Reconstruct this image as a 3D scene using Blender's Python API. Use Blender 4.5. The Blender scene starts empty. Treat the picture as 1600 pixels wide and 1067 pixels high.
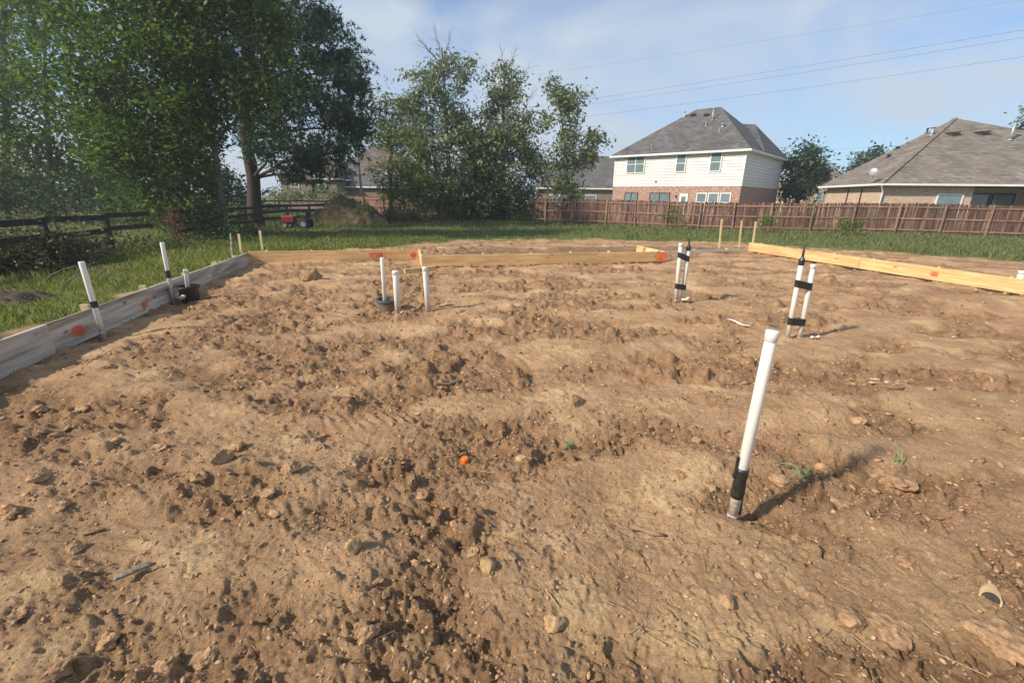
import bpy, math, random
import numpy as np
from mathutils import Vector, Matrix

# ------------------------------------------------------------------ camera
F_PX, PW, PH = 690.0, 1600.0, 1067.0
PITCH, ROLL, EYE = math.radians(18.1), math.radians(0.8), 1.65
S = bpy.context.scene
COL = S.collection
cam_data = bpy.data.cameras.new('camera')
cam = bpy.data.objects.new('camera', cam_data)
COL.objects.link(cam)
cam_data.sensor_width = 36.0
cam_data.lens = F_PX * 36.0 / PW
cam_data.clip_start = 0.05
cam_data.clip_end = 3000
CAM_M = Matrix.Rotation(math.pi / 2 - PITCH, 3, 'X') @ Matrix.Rotation(ROLL, 3, 'Z')
cam.location = (0, 0, EYE)
cam.rotation_euler = CAM_M.to_euler()
S.camera = cam

# ------------------------------------------------------------------ light
SUN_DIR = Vector((-0.90, -0.43, 0)).normalized()      # where the sun stands, on plan
SUN_EL = math.radians(35)
w = bpy.data.worlds.new('World'); S.world = w; w.use_nodes = True
nt = w.node_tree; nt.nodes.clear()
N = nt.nodes.new; L = nt.links.new
out = N('ShaderNodeOutputWorld'); bg = N('ShaderNodeBackground'); sky = N('ShaderNodeTexSky')
sky.sky_type = 'NISHITA'; sky.sun_disc = False
sky.sun_elevation = SUN_EL
sky.sun_rotation = math.atan2(SUN_DIR.x, SUN_DIR.y) % (2 * math.pi)
sky.air_density = 1.0; sky.dust_density = 0.2; sky.ozone_density = 1.0
tc = N('ShaderNodeTexCoord'); mp = N('ShaderNodeMapping')
mp.inputs['Scale'].default_value = (1.0, 1.0, 2.2); mp.inputs['Rotation'].default_value = (0.25, 0.3, 0.5)
n1 = N('ShaderNodeTexNoise'); n1.inputs['Scale'].default_value = 2.1; n1.inputs['Detail'].default_value = 7
n1.inputs['Roughness'].default_value = 0.52; n1.inputs['Distortion'].default_value = 0.5
rp = N('ShaderNodeValToRGB'); rp.color_ramp.elements[0].position = 0.36; rp.color_ramp.elements[1].position = 0.60
rp.color_ramp.elements[0].color = (0.22, 0.22, 0.22, 1); rp.color_ramp.elements[1].color = (0.92, 0.92, 0.92, 1)
mx = N('ShaderNodeMixRGB'); mx.inputs[2].default_value = (3.3, 3.75, 4.25, 1)
L(tc.outputs['Generated'], mp.inputs[0]); L(mp.outputs[0], n1.inputs['Vector']); L(n1.outputs[0], rp.inputs[0])
L(rp.outputs[0], mx.inputs[0]); tn = N('ShaderNodeMixRGB'); tn.blend_type = 'MULTIPLY'; tn.inputs[0].default_value = 1; tn.inputs[2].default_value = (.42, .63, .86, 1); L(sky.outputs[0], tn.inputs[1]); L(tn.outputs[0], mx.inputs[1]); L(mx.outputs[0], bg.inputs[0])
bg.inputs[1].default_value = 0.135
L(bg.outputs[0], out.inputs[0])
sl = bpy.data.lights.new('sun', 'SUN'); sun = bpy.data.objects.new('sun', sl); COL.objects.link(sun)
sl.energy = 4.4; sl.angle = math.radians(3.0); sl.color = (1.0, 0.89, 0.73)
tosun = Vector((SUN_DIR.x * math.cos(SUN_EL), SUN_DIR.y * math.cos(SUN_EL), math.sin(SUN_EL)))
sun.rotation_euler = tosun.to_track_quat('Z', 'Y').to_euler()
sun.location = tosun * 60
S.view_settings.view_transform = 'Standard'; S.view_settings.look = 'None'
S.view_settings.exposure = 0.50; S.view_settings.gamma = 1.0
S.render.resolution_x = 1024; S.render.resolution_y = 682

# ------------------------------------------------------------------ helpers: pixels to places
def ray(px, py):
    return CAM_M @ Vector(((px - PW / 2) / F_PX, -(py - PH / 2) / F_PX, -1.0))
def G(px, py, z=0.0):                      # where the sight line meets the level z
    d = ray(px, py); t = (z - EYE) / d.z
    return Vector((d.x * t, d.y * t, z))
def R(px, py, D):                          # where the sight line has gone D metres forward
    d = ray(px, py); t = D / d.y
    return Vector((d.x * t, D, EYE + d.z * t))
A14 = math.radians(14.0); CA, SA = math.cos(A14), math.sin(A14)
def UV(u, v, z=0.0):                       # plan of the slab: u along the back forms, v away
    return Vector((u * CA - v * SA, u * SA + v * CA, z))

rnd = random.Random(7)
rng = np.random.default_rng(11)

# ------------------------------------------------------------------ noise
_perm = rng.permutation(4096).astype(np.int64)
_ang = rng.random(4096) * 2 * np.pi
_gx, _gy = np.cos(_ang), np.sin(_ang)
def _h(ix, iy, s=0):
    return _perm[(_perm[(ix + s * 131) & 4095] + iy + s * 57) & 4095]
def pn(x, y, s=0):
    ix = np.floor(x).astype(np.int64); iy = np.floor(y).astype(np.int64)
    fx = x - ix; fy = y - iy
    u = fx * fx * fx * (fx * (fx * 6 - 15) + 10); v = fy * fy * fy * (fy * (fy * 6 - 15) + 10)
    def g(a, b):
        h = _h(ix + a, iy + b, s); return _gx[h] * (fx - a) + _gy[h] * (fy - b)
    return 1.5 * ((g(0, 0) * (1 - u) + g(1, 0) * u) * (1 - v) + (g(0, 1) * (1 - u) + g(1, 1) * u) * v)
def sst(a, b, x):
    t = np.clip((x - a) / (b - a), 0, 1); return t * t * (3 - 2 * t)
_r1, _r2, _r3, _r4, _r5 = (rng.random(4096) for _ in range(5))
def clods(x, y, cell, prob, s):            # blocky lumps, one per cell at most
    cx = np.floor(x / cell).astype(np.int64); cy = np.floor(y / cell).astype(np.int64)
    best = np.zeros_like(x)
    for a in (-1, 0, 1):
        for b in (-1, 0, 1):
            h = _h(cx + a, cy + b, s)
            px = (cx + a + 0.15 + 0.7 * _r1[h]) * cell; py = (cy + b + 0.15 + 0.7 * _r2[h]) * cell
            Rr = cell * (0.16 + 0.40 * _r3[h] ** 2)
            on = _r4[h] < prob
            t = _r5[h] * 6.283; c, sn = np.cos(t), np.sin(t)
            dx, dy = x - px, y - py
            p = np.abs(dx * c + dy * sn); q = np.abs(-dx * sn + dy * c) * (1.0 + 0.8 * _r1[h])
            d = (p ** 2.6 + q ** 2.6) ** (1 / 2.6) / Rr
            sg = dx * c + dy * sn
            hh = np.clip(np.minimum(Rr * (0.35 + 0.4 * _r2[h]) + sg * (_r4[h] * 14 % 1 - .5) * 1.1, Rr * (1 - d) * 1.7), 0, None)
            best = np.maximum(best, np.where(on, hh, 0))
    return best

# ------------------------------------------------------------------ ground shape
U0, U1, V0, V1 = -3.8, 11.4, -6.0, 12.7
MOUNDS = []
def mound(px, py, amp, ru, rv=None):
    p = G(px, py); MOUNDS.append((p.x, p.y, amp, ru, rv or ru))
for a in ((360, 745, .07, .42, .30), (470, 770, .05, .35, .25), (70, 760, .08, .7, .25), (210, 560, .10, .45, .3), (640, 500, .09, 1.1, .30),
          (780, 470, .07, 1.0, .3), (560, 885, .06, .20, .18), (1330, 655, .06, .5, .18), (1380, 800, .05, .25, .12), (1290, 700, .06, .4, .15),
          (1450, 470, .10, 1.6, .35), (1560, 480, .10, 1.0, .3), (1240, 640, .05, .5, .3), (760, 870, .05, .18, .12), (300, 450, .08, .5, .3),
          (250, 620, .06, .6, .25), (1090, 700, .05, .5, .3), (480, 440, .07, .6, .3), (900, 520, .05, .8, .25), (330, 520, .07, .5, .25),
          (1020, 560, -.08, .35, .16), (955, 590, -.06, .45, .12), (1180, 790, -.07, .22, .10), (1250, 770, -.04, .3, .1), (1000, 800, -.05, .22, .14),
          (100, 700, .06, .8, .2), (420, 640, .05, .9, .2), (700, 590, .05, .9, .2), (820, 640, .04, .8, .2), (1100, 580, .05, .7, .2),
          (640, 740, -.03, .5, .15), (880, 445, .06, 1.2, .3), (1130, 500, .06, .8, .25), (1360, 560, .04, .9, .2), (200, 800, -.04, .5, .15)):
    mound(*a)
TRACKS = [(G(500, 668), G(650, 640), .17, .075, .030), (G(336, 556), G(330, 592), .13, .07, .03), (G(745, 575), G(860, 558), .2, .085, .025),
          (G(250, 800), G(130, 870), .16, .08, .02)]

def macro(x, y):
    u = x * CA + y * SA; v = -x * SA + y * CA
    d = np.maximum(np.maximum(U0 - u, u - U1), np.maximum(v - V1, V0 - v))
    z = -0.22 * sst(0.1, 6.0, d)
    z = z - 0.06 * sst(-0.9, -0.1, -(u - U0)) * (u > U0 - .02)          # hollow along the left form
    z = z + 0.10 * pn(x / 9, y / 9, 3) * sst(3, 10, d) + 0.02 * pn(x / 2.5, y / 2.5, 4)
    return z
def rough_mask(x, y):
    a = pn(x / 1.5, y / 0.75, 21) + 0.6 * pn(x / 0.55, y / 0.4, 22)
    u = x * CA + y * SA
    return sst(-0.22, 0.40, a + .14 * sst(1.6, .2, x) * sst(1.5, 2.4, y) + 0.10 * sst(2.6, 5, np.hypot(x, y)) - 0.10 * sst(1.2, 4, x) * sst(9, 3, y) - 0.25 * sst(-.9, -.1, -(u - U0)))
_dirt_poly = np.array([UV(U0 - .36, -14).xy, UV(U0 - .36, 12.75).xy, UV(U0 + .4, 13.6).xy, (-6.0, 15.4), (-4.3, 18.0), (-2.6, 20.4), (1, 21.8), (6, 21.4),
                       (10.5, 20.2), (14, 18.2), (17.5, 15.5), (22, 13.2), (30, 10.5), (40, 8), (40, -25), (-2, -25)], float)
def dirt_dist(x, y):                       # signed distance to the dirt outline, inside positive
    best = np.full(x.shape, 1e9); ins = np.zeros(x.shape, bool)
    P = _dirt_poly
    for i in range(len(P)):
        a, b = P[i], P[(i + 1) % len(P)]
        ex, ey = b - a
        t = np.clip(((x - a[0]) * ex + (y - a[1]) * ey) / (ex * ex + ey * ey), 0, 1)
        best = np.minimum(best, np.hypot(x - a[0] - t * ex, y - a[1] - t * ey))
        c = ((a[1] > y) != (b[1] > y)) & (x < (b[0] - a[0]) * (y - a[1]) / (b[1] - a[1] + 1e-12) + a[0])
        ins ^= c
    return np.where(ins, best, -best)
def dirtness(x, y):
    d = dirt_dist(x, y)
    u = x * CA + y * SA
    wob = 0.9 * pn(x / 2.2, y / 2.2, 31) + 0.5 * pn(x / .7, y / .7, 32)
    k = np.where(np.abs(u - U0) < 0.6, 0.0, 1.0)
    return sst(-.35, .35, d + wob * k)
def height(x, y, fine=True):
    z = macro(x, y)
    dm = dirtness(x, y)
    for (mx_, my_, a, ru, rv) in MOUNDS:
        z = z + a * np.exp(-((x - mx_) / ru) ** 2 - ((y - my_) / rv) ** 2)
    m = rough_mask(x, y)
    z = z + dm * (0.020 * pn(x / .9, y / .6, 5) + (.35 + .65 * m) * 0.034 * pn(x / .36, y / .22, 6))
    if fine:
        wx = x + .05 * pn(x / .12, y / .12, 8) + .015 * pn(x / .03, y / .03, 18); wy = y + .05 * pn(x / .12, y / .12, 9) + .015 * pn(x / .03, y / .03, 19)
        near = np.hypot(x, y)
        f = 0.028 * (1 - np.abs(pn(wx / .42, wy / .16, 15))) ** 3 + 0.014 * (1 - np.abs(pn(wx / .17, wy / .08, 16))) ** 3 - .010 + 0.022 * np.abs(pn(wx / .20, wy / .15, 10)) + .016 * np.abs(pn(wx / .075, wy / .06, 11)) + .012 * pn(wx / .03, wy / .027, 12) + .006 * pn(x / .015, y / .015, 13)
        k2 = clods(wx, wy, .12, .65, 43) + clods(wx, wy, .055, .7, 44) * (near < 7)
        k = clods(wx, wy, .42, .30, 41) * .55 + clods(wx, wy, .24, .65, 42) * .85 + k2
        f2 = .013 * np.abs(pn(wx / .085, wy / .05, 17)) + .010 * (1 - np.abs(pn(wx / .05, wy / .035, 20))) ** 2 + .005 * pn(x / .022, y / .020, 24) - .008
        tr = np.zeros_like(x); flat = np.zeros_like(x)
        for (a, b, hw, per, amp) in TRACKS:
            e = (b - a); Ln = e.length; e = e / Ln
            s = (x - a.x) * e.x + (y - a.y) * e.y; q = -(x - a.x) * e.y + (y - a.y) * e.x
            inn = sst(-.05, .05, s) * sst(Ln + .05, Ln - .05, s) * sst(hw + .03, hw - .02, np.abs(q))
            tr += inn * amp * (.5 + .5 * np.sin((s + .25 * q) / per * 6.283 + 1.2 * pn(x / .12, y / .12, 51))) * (.5 + .9 * pn(x / .2, y / .2, 52)); flat = np.maximum(flat, inn)
        z = z + dm * (1 - .75 * flat) * ((0.50 + 0.50 * m) * f * 1.12 + (.45 + .55 * m) * f2 + m * k * 0.88 * (1 + .3 * sst(3.5, 8, near)) + (1 - m) * k2 * (.20 + .45 * _soft(x, y))) + dm * tr - dm * (.020 + m * (.050 + .012 * sst(3.5, 8, near)))
        z = z + (1 - dm) * (.03 * pn(x / .3, y / .3, 14))
    return z
def _soft(x, y):
    return sst(.1, .5, pn(x / .3, y / .3, 61))
def hz(x, y):
    return float(height(np.array([float(x)]), np.array([float(y)]))[0])
def hm(x, y):
    return float(height(np.array([float(x)]), np.array([float(y)]), False)[0])

# ------------------------------------------------------------------ materials
def _nodes(name):
    m = bpy.data.materials.new(name); m.use_nodes = True
    t = m.node_tree; b = t.nodes['Principled BSDF']
    return m, t, b
def C4(c): return (c[0], c[1], c[2], 1)
def surf(name, c1, c2, scale=4.0, rough=0.75, bump=0.0, stretch=(1, 1, 1), spec=0.3, vary=0.0, detail=5, lo=.35, hi=.65, dirt=None, island=0.0, metal=0.0):
    m, t, b = _nodes(name)
    n, l = t.nodes.new, t.links.new
    tc = n('ShaderNodeTexCoord'); mp = n('ShaderNodeMapping'); mp.inputs['Scale'].default_value = stretch
    oi = n('ShaderNodeObjectInfo')
    l(tc.outputs['Object'], mp.inputs[0])
    ad = n('ShaderNodeVectorMath'); ad.operation = 'ADD'
    ml = n('ShaderNodeVectorMath'); ml.operation = 'SCALE'; ml.inputs['Scale'].default_value = 30
    cm = n('ShaderNodeCombineXYZ')
    for i in range(3): l(oi.outputs['Random'], cm.inputs[i])
    l(cm.outputs[0], ml.inputs[0]); l(mp.outputs[0], ad.inputs[0]); l(ml.outputs[0], ad.inputs[1])
    nz = n('ShaderNodeTexNoise'); nz.inputs['Scale'].default_value = scale; nz.inputs['Detail'].default_value = detail
    l(ad.outputs[0], nz.inputs['Vector'])
    rp = n('ShaderNodeValToRGB'); rp.color_ramp.elements[0].position = lo; rp.color_ramp.elements[1].position = hi
    rp.color_ramp.elements[0].color = C4(c1); rp.color_ramp.elements[1].color = C4(c2)
    l(nz.outputs[0], rp.inputs[0]); last = rp.outputs[0]
    if dirt:
        n2 = n('ShaderNodeTexNoise'); n2.inputs['Scale'].default_value = scale * .35; n2.inputs['Detail'].default_value = 6
        l(ad.outputs[0], n2.inputs['Vector'])
        r2 = n('ShaderNodeValToRGB'); r2.color_ramp.elements[0].position = .5; r2.color_ramp.elements[1].position = .72
        l(n2.outputs[0], r2.inputs[0])
        mxx = n('ShaderNodeMixRGB'); l(r2.outputs[0], mxx.inputs[0]); l(last, mxx.inputs[1]); mxx.inputs[2].default_value = C4(dirt); last = mxx.outputs[0]
    if vary or island:
        hs = n('ShaderNodeHueSaturation'); mr = n('ShaderNodeMapRange')
        v = vary or island
        mr.inputs['To Min'].default_value = 1 - v; mr.inputs['To Max'].default_value = 1 + v
        if vary: l(oi.outputs['Random'], mr.inputs['Value'])
        else:
            ge = n('ShaderNodeNewGeometry'); l(ge.outputs['Random Per Island'], mr.inputs['Value'])
        l(mr.outputs[0], hs.inputs['Value']); l(last, hs.inputs['Color']); last = hs.outputs[0]
    l(last, b.inputs['Base Color'])
    b.inputs['Roughness'].default_value = rough; b.inputs['Specular IOR Level'].default_value = spec; b.inputs['Metallic'].default_value = metal
    if bump:
        bp = n('ShaderNodeBump'); bp.inputs['Strength'].default_value = bump; bp.inputs['Distance'].default_value = .02
        l(nz.outputs[0], bp.inputs['Height']); l(bp.outputs[0], b.inputs['Normal'])
    return m
def foliage(name, cols, trans=0.35, rough=.55):
    m, t, b = _nodes(name)
    n, l = t.nodes.new, t.links.new
    ge = n('ShaderNodeNewGeometry'); rp = n('ShaderNodeValToRGB')
    e = rp.color_ramp.elements
    for i, c in enumerate(cols):
        p = i / (len(cols) - 1)
        el = e[0] if i == 0 else (e[-1] if i == len(cols) - 1 else e.new(p))
        el.position = p; el.color = C4(c)
    l(ge.outputs['Random Per Island'], rp.inputs[0])
    l(rp.outputs[0], b.inputs['Base Color']); b.inputs['Roughness'].default_value = rough; b.inputs['Specular IOR Level'].default_value = .25
    tr = n('ShaderNodeBsdfTranslucent')
    hs = n('ShaderNodeHueSaturation'); hs.inputs['Saturation'].default_value = 1.15; hs.inputs['Value'].default_value = 1.5; hs.inputs['Hue'].default_value = .49
    l(rp.outputs[0], hs.inputs['Color']); l(hs.outputs[0], tr.inputs[0])
    ms = n('ShaderNodeMixShader'); ms.inputs[0].default_value = trans
    l(b.outputs[0], ms.inputs[1]); l(tr.outputs[0], ms.inputs[2]); l(ms.outputs[0], t.nodes['Material Output'].inputs[0])
    return m
def brickmat(name, c1, c2, mortar, spots, bw=.22, bh=.075):
    m, t, b = _nodes(name); n, l = t.nodes.new, t.links.new
    tc = n('ShaderNodeTexCoord'); sx = n('ShaderNodeSeparateXYZ'); l(tc.outputs['Object'], sx.inputs[0])
    a = n('ShaderNodeMath'); l(sx.outputs[0], a.inputs[0]); l(sx.outputs[1], a.inputs[1])
    cb = n('ShaderNodeCombineXYZ'); l(a.outputs[0], cb.inputs[0]); l(sx.outputs[2], cb.inputs[1])
    br = n('ShaderNodeTexBrick'); br.inputs['Scale'].default_value = 1; br.inputs['Brick Width'].default_value = bw; br.inputs['Row Height'].default_value = bh
    br.inputs['Mortar Size'].default_value = .008; br.inputs['Color1'].default_value = C4(c1); br.inputs['Color2'].default_value = C4(c2); br.inputs['Mortar'].default_value = C4(mortar)
    br.inputs['Bias'].default_value = .0
    l(cb.outputs[0], br.inputs['Vector'])
    nz = n('ShaderNodeTexNoise'); nz.inputs['Scale'].default_value = 3.2; nz.inputs['Detail'].default_value = 6
    mp = n('ShaderNodeMapping'); mp.inputs['Scale'].default_value = (1, 3, 1); l(cb.outputs[0], mp.inputs[0]); l(mp.outputs[0], nz.inputs['Vector'])
    rp = n('ShaderNodeValToRGB'); rp.color_ramp.elements[0].position = .5; rp.color_ramp.elements[1].position = .62; l(nz.outputs[0], rp.inputs[0])
    mx = n('ShaderNodeMixRGB'); l(rp.outputs[0], mx.inputs[0]); l(br.outputs[0], mx.inputs[1]); mx.inputs[2].default_value = C4(spots)
    l(mx.outputs[0], b.inputs['Base Color']); b.inputs['Roughness'].default_value = .9
    return m
def shingle(name, c1, c2):
    m, t, b = _nodes(name); n, l = t.nodes.new, t.links.new
    tc = n('ShaderNodeTexCoord'); sx = n('ShaderNodeSeparateXYZ'); l(tc.outputs['Object'], sx.inputs[0])
    a = n('ShaderNodeMath'); l(sx.outputs[0], a.inputs[0]); l(sx.outputs[1], a.inputs[1])
    cb = n('ShaderNodeCombineXYZ'); l(a.outputs[0], cb.inputs[0]); l(sx.outputs[2], cb.inputs[1])
    br = n('ShaderNodeTexBrick'); br.inputs['Scale'].default_value = 1; br.inputs['Brick Width'].default_value = .40; br.inputs['Row Height'].default_value = .14
    br.inputs['Mortar Size'].default_value = .012; br.inputs['Color1'].default_value = C4([x * .86 for x in c1]); br.inputs['Color2'].default_value = C4([x * 1.10 for x in c2])
    br.inputs['Mortar'].default_value = C4([x * .45 for x in c1]); l(cb.outputs[0], br.inputs['Vector'])
    nz = n('ShaderNodeTexNoise'); nz.inputs['Scale'].default_value = .7; nz.inputs['Detail'].default_value = 8; nz.inputs['Roughness'].default_value = .65
    l(tc.outputs['Object'], nz.inputs['Vector'])
    mr = n('ShaderNodeMapRange'); mr.inputs['From Min'].default_value = .3; mr.inputs['From Max'].default_value = .7; mr.inputs['To Min'].default_value = .72; mr.inputs['To Max'].default_value = 1.25
    l(nz.outputs[0], mr.inputs['Value'])
    hs = n('ShaderNodeHueSaturation'); l(br.outputs[0], hs.inputs['Color']); l(mr.outputs[0], hs.inputs['Value'])
    l(hs.outputs[0], b.inputs['Base Color']); b.inputs['Roughness'].default_value = .95; b.inputs['Specular IOR Level'].default_value = .15
    return m

def ground_material():
    m, t, b = _nodes('ground'); n, l = t.nodes.new, t.links.new
    tc = n('ShaderNodeTexCoord')
    def noise(scale, detail=6, rough=.6, stretch=None, dist=0):
        z = n('ShaderNodeTexNoise'); z.inputs['Scale'].default_value = scale; z.inputs['Detail'].default_value = detail; z.inputs['Roughness'].default_value = rough
        z.inputs['Distortion'].default_value = dist
        if stretch:
            mp = n('ShaderNodeMapping'); mp.inputs['Scale'].default_value = stretch; l(tc.outputs['Object'], mp.inputs[0]); l(mp.outputs[0], z.inputs['Vector'])
        else: l(tc.outputs['Object'], z.inputs['Vector'])
        return z.outputs[0]
    def ramp(v, p0, p1, c0=(0, 0, 0), c1=(1, 1, 1)):
        r = n('ShaderNodeValToRGB'); r.color_ramp.elements[0].position = p0; r.color_ramp.elements[1].position = p1
        r.color_ramp.elements[0].color = C4(c0); r.color_ramp.elements[1].color = C4(c1); l(v, r.inputs[0]); return r.outputs[0]
    def mix(f, a, c, mode='MIX', fac=None):
        x = n('ShaderNodeMixRGB'); x.blend_type = mode
        if fac is not None: x.inputs[0].default_value = fac
        else: l(f, x.inputs[0])
        l(a, x.inputs[1])
        if isinstance(c, tuple): x.inputs[2].default_value = C4(c)
        else: l(c, x.inputs[2])
        return x.outputs[0]
    def attr(name):
        a = n('ShaderNodeAttribute'); a.attribute_name = name; return a.outputs['Fac']
    base = ramp(noise(1.6, 8, .62), .32, .70, (.36, .218, .119), (.58, .382, .219))
    loose = ramp(noise(9, 6, .65), .3, .72, (.195, .111, .059), (.45, .282, .158))
    c = mix(attr('loose'), base, loose)
    red = ramp(noise(.8, 5, .6), .52, .74); mred = n('ShaderNodeMath'); mred.operation = 'MULTIPLY'; l(red, mred.inputs[0]); mred.inputs[1].default_value = .55
    c = mix(mred.outputs[0], c, (.47, .27, .16))
    c = mix(attr('pale'), c, ramp(noise(14, 5, .6), .3, .7, (.62, .42, .23), (.80, .59, .33)))
    grain = ramp(noise(70, 5, .7), .28, .72, (.62, .62, .62), (1.30, 1.30, 1.30)); c = mix(None, c, grain, 'MULTIPLY', 1.0)
    speck = ramp(noise(140, 3, .6), .70, .78); msp = n('ShaderNodeMath'); msp.operation = 'MULTIPLY'; l(speck, msp.inputs[0]); msp.inputs[1].default_value = .6
    c = mix(msp.outputs[0], c, (.52, .38, .23))
    c = mix(attr('moist'), c, ramp(noise(6, 6, .6), .3, .7, (.085, .056, .034), (.17, .115, .070)))
    sod = ramp(noise(2.5, 7, .65), .35, .7, (.075, .105, .026), (.17, .195, .060))
    sod = mix(ramp(noise(.7, 5, .6), .55, .75), sod, (.20, .16, .08))
    c = mix(attr('sod'), c, sod)
    l(c, b.inputs['Base Color']); b.inputs['Roughness'].default_value = .97; b.inputs['Specular IOR Level'].default_value = .12
    bp = n('ShaderNodeBump'); bp.inputs['Strength'].default_value = 1.0; bp.inputs['Distance'].default_value = .014
    l(noise(110, 7, .8), bp.inputs['Height'])
    b2 = n('ShaderNodeBump'); b2.inputs['Strength'].default_value = .5; b2.inputs['Distance'].default_value = .03
    l(noise(24, 6, .7, None, .4), b2.inputs['Height']); l(b2.outputs[0], bp.inputs['Normal']); l(bp.outputs[0], b.inputs['Normal'])
    return m

M = {}
M['ground'] = ground_material()
M['pvc'] = surf('white_plastic', (.76, .735, .67), (.84, .815, .755), 9, .38, 0, (1, 1, .3), .45, dirt=(.60, .55, .47))
M['pvc_dirty'] = surf('dusty_plastic', (.36, .24, .13), (.52, .38, .23), 14, .6, 0)
def _mud(m):
    t = m.node_tree; n, l = t.nodes.new, t.links.new; b = t.nodes['Principled BSDF']; src = b.inputs['Base Color'].links[0].from_socket
    tc = n('ShaderNodeTexCoord'); sx = n('ShaderNodeSeparateXYZ'); l(tc.outputs['Object'], sx.inputs[0])
    mr = n('ShaderNodeMapRange'); mr.inputs['From Min'].default_value = -.02; mr.inputs['From Max'].default_value = .30; mr.inputs['To Min'].default_value = .62; mr.inputs['To Max'].default_value = .0; l(sx.outputs[2], mr.inputs['Value'])
    z = n('ShaderNodeTexNoise'); z.inputs['Scale'].default_value = 55; z.inputs['Detail'].default_value = 6; l(tc.outputs['Object'], z.inputs['Vector'])
    a = n('ShaderNodeMath'); l(z.outputs[0], a.inputs[0]); l(mr.outputs[0], a.inputs[1]); r = n('ShaderNodeMapRange'); r.inputs['From Min'].default_value = .80; r.inputs['From Max'].default_value = 1.15; r.inputs['To Max'].default_value = .8; l(a.outputs[0], r.inputs['Value'])
    x = n('ShaderNodeMixRGB'); l(r.outputs[0], x.inputs[0]); l(src, x.inputs[1]); x.inputs[2].default_value = (.38, .25, .14, 1); l(x.outputs[0], b.inputs['Base Color'])
M['pvc_clean'] = M['pvc'].copy()
_mud(M['pvc'])
M['tape'] = surf('black_tape', (.012, .012, .013), (.030, .029, .028), 40, .38, .25, spec=.5)
M['black'] = surf('black_plastic', (.014, .015, .016), (.035, .035, .036), 12, .45, 0, dirt=(.10, .075, .05))
M['greyplastic'] = surf('grey_plastic', (.055, .065, .075), (.10, .115, .12), 8, .5, 0, dirt=(.20, .14, .09))
M['primer'] = surf('purple_primer', (.28, .20, .42), (.62, .58, .66), 60, .4)
M['paint'] = surf('orange_paint', (.90, .16, .05), (.92, .26, .11), 20, .8)
M['paint_solid'] = surf('orange_marking', (.92, .20, .06), (.95, .28, .10), 30, .8)
def _spray(m):
    t = m.node_tree; n, l = t.nodes.new, t.links.new; b = t.nodes['Principled BSDF']
    tc = n('ShaderNodeTexCoord'); z = n('ShaderNodeTexNoise'); z.inputs['Scale'].default_value = 11; z.inputs['Detail'].default_value = 5; l(tc.outputs['Object'], z.inputs['Vector'])
    r = n('ShaderNodeMapRange'); r.inputs['From Min'].default_value = .34; r.inputs['From Max'].default_value = .72; r.inputs['To Max'].default_value = .5; l(z.outputs[0], r.inputs['Value']); l(r.outputs[0], b.inputs['Alpha'])
_spray(M['paint'])
M['cap'] = surf('orange_plastic', (.86, .16, .015), (.95, .22, .03), 30, .4, spec=.4)
M['plank_new'] = surf('fresh_pine', (.60, .36, .15), (.78, .53, .26), 3.2, .8, .1, (.6, 7, 7), vary=.08, dirt=(.50, .31, .14))
M['plank_tan'] = surf('sun_dried_pine', (.62, .43, .21), (.80, .61, .35), 3.2, .85, .12, (.6, 7, 7), vary=.08, dirt=(.33, .22, .12))
M['plank_grey'] = surf('weathered_pine', (.38, .335, .27), (.60, .54, .45), 3.0, .9, .2, (.5, 8, 8), vary=.10, dirt=(.17, .13, .09))
def _knots(m, dark):
    t = m.node_tree; n, l = t.nodes.new, t.links.new; b = t.nodes['Principled BSDF']; src = b.inputs['Base Color'].links[0].from_socket
    tc = n('ShaderNodeTexCoord'); oi = n('ShaderNodeObjectInfo'); mp = n('ShaderNodeMapping'); mp.inputs['Scale'].default_value = (2.2, 1, 5.5)
    l(tc.outputs['Object'], mp.inputs[0]); cm = n('ShaderNodeCombineXYZ'); ml = n('ShaderNodeMath'); ml.operation = 'MULTIPLY'; ml.inputs[1].default_value = 40; l(oi.outputs['Random'], ml.inputs[0]); l(ml.outputs[0], cm.inputs[0]); l(cm.outputs[0], mp.inputs['Location'])
    v = n('ShaderNodeTexVoronoi'); v.inputs['Scale'].default_value = 1.0; l(mp.outputs[0], v.inputs['Vector'])
    r = n('ShaderNodeMapRange'); r.inputs['From Min'].default_value = .17; r.inputs['From Max'].default_value = .09; r.inputs['To Max'].default_value = .75; l(v.outputs['Distance'], r.inputs['Value'])
    x = n('ShaderNodeMixRGB'); l(r.outputs[0], x.inputs[0]); l(src, x.inputs[1]); x.inputs[2].default_value = C4(dark); l(x.outputs[0], b.inputs['Base Color'])
_knots(M['plank_new'], (.30, .13, .045)); _knots(M['plank_tan'], (.22, .11, .05)); _knots(M['plank_grey'], (.12, .09, .06))
M['stake'] = surf('raw_lath', (.52, .40, .20), (.70, .56, .32), 5, .85, .1, (6, 6, .6), vary=.12)
M['cedar'] = surf('red_brown_cedar', (.070, .038, .027), (.185, .098, .070), 2.2, .9, .2, (6, 6, .7), vary=.45, dirt=(.27, .17, .125))
M['cedar_rail'] = surf('faded_cedar_rail', (.20, .115, .082), (.34, .215, .16), 2.4, .9, .2, (.6, 5, 5), vary=.2)
M['dark_rail'] = surf('dark_creosote_rail', (.018, .016, .013), (.055, .047, .037), 2.5, .9, .2, (.7, 5, 5), vary=.2)
M['siding'] = surf('cream_siding', (.67, .66, .615), (.73, .72, .68), 1.2, .7, 0, vary=.03)
M['trim'] = surf('white_trim', (.74, .73, .70), (.80, .79, .76), 2, .6)
M['brick_red'] = brickmat('red_brick', (.27, .105, .075), (.35, .17, .125), (.42, .36, .31), (.50, .36, .29))
M['brick_tan'] = brickmat('tan_brick', (.44, .27, .19), (.52, .35, .255), (.50, .44, .36), (.60, .47, .36))
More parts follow.
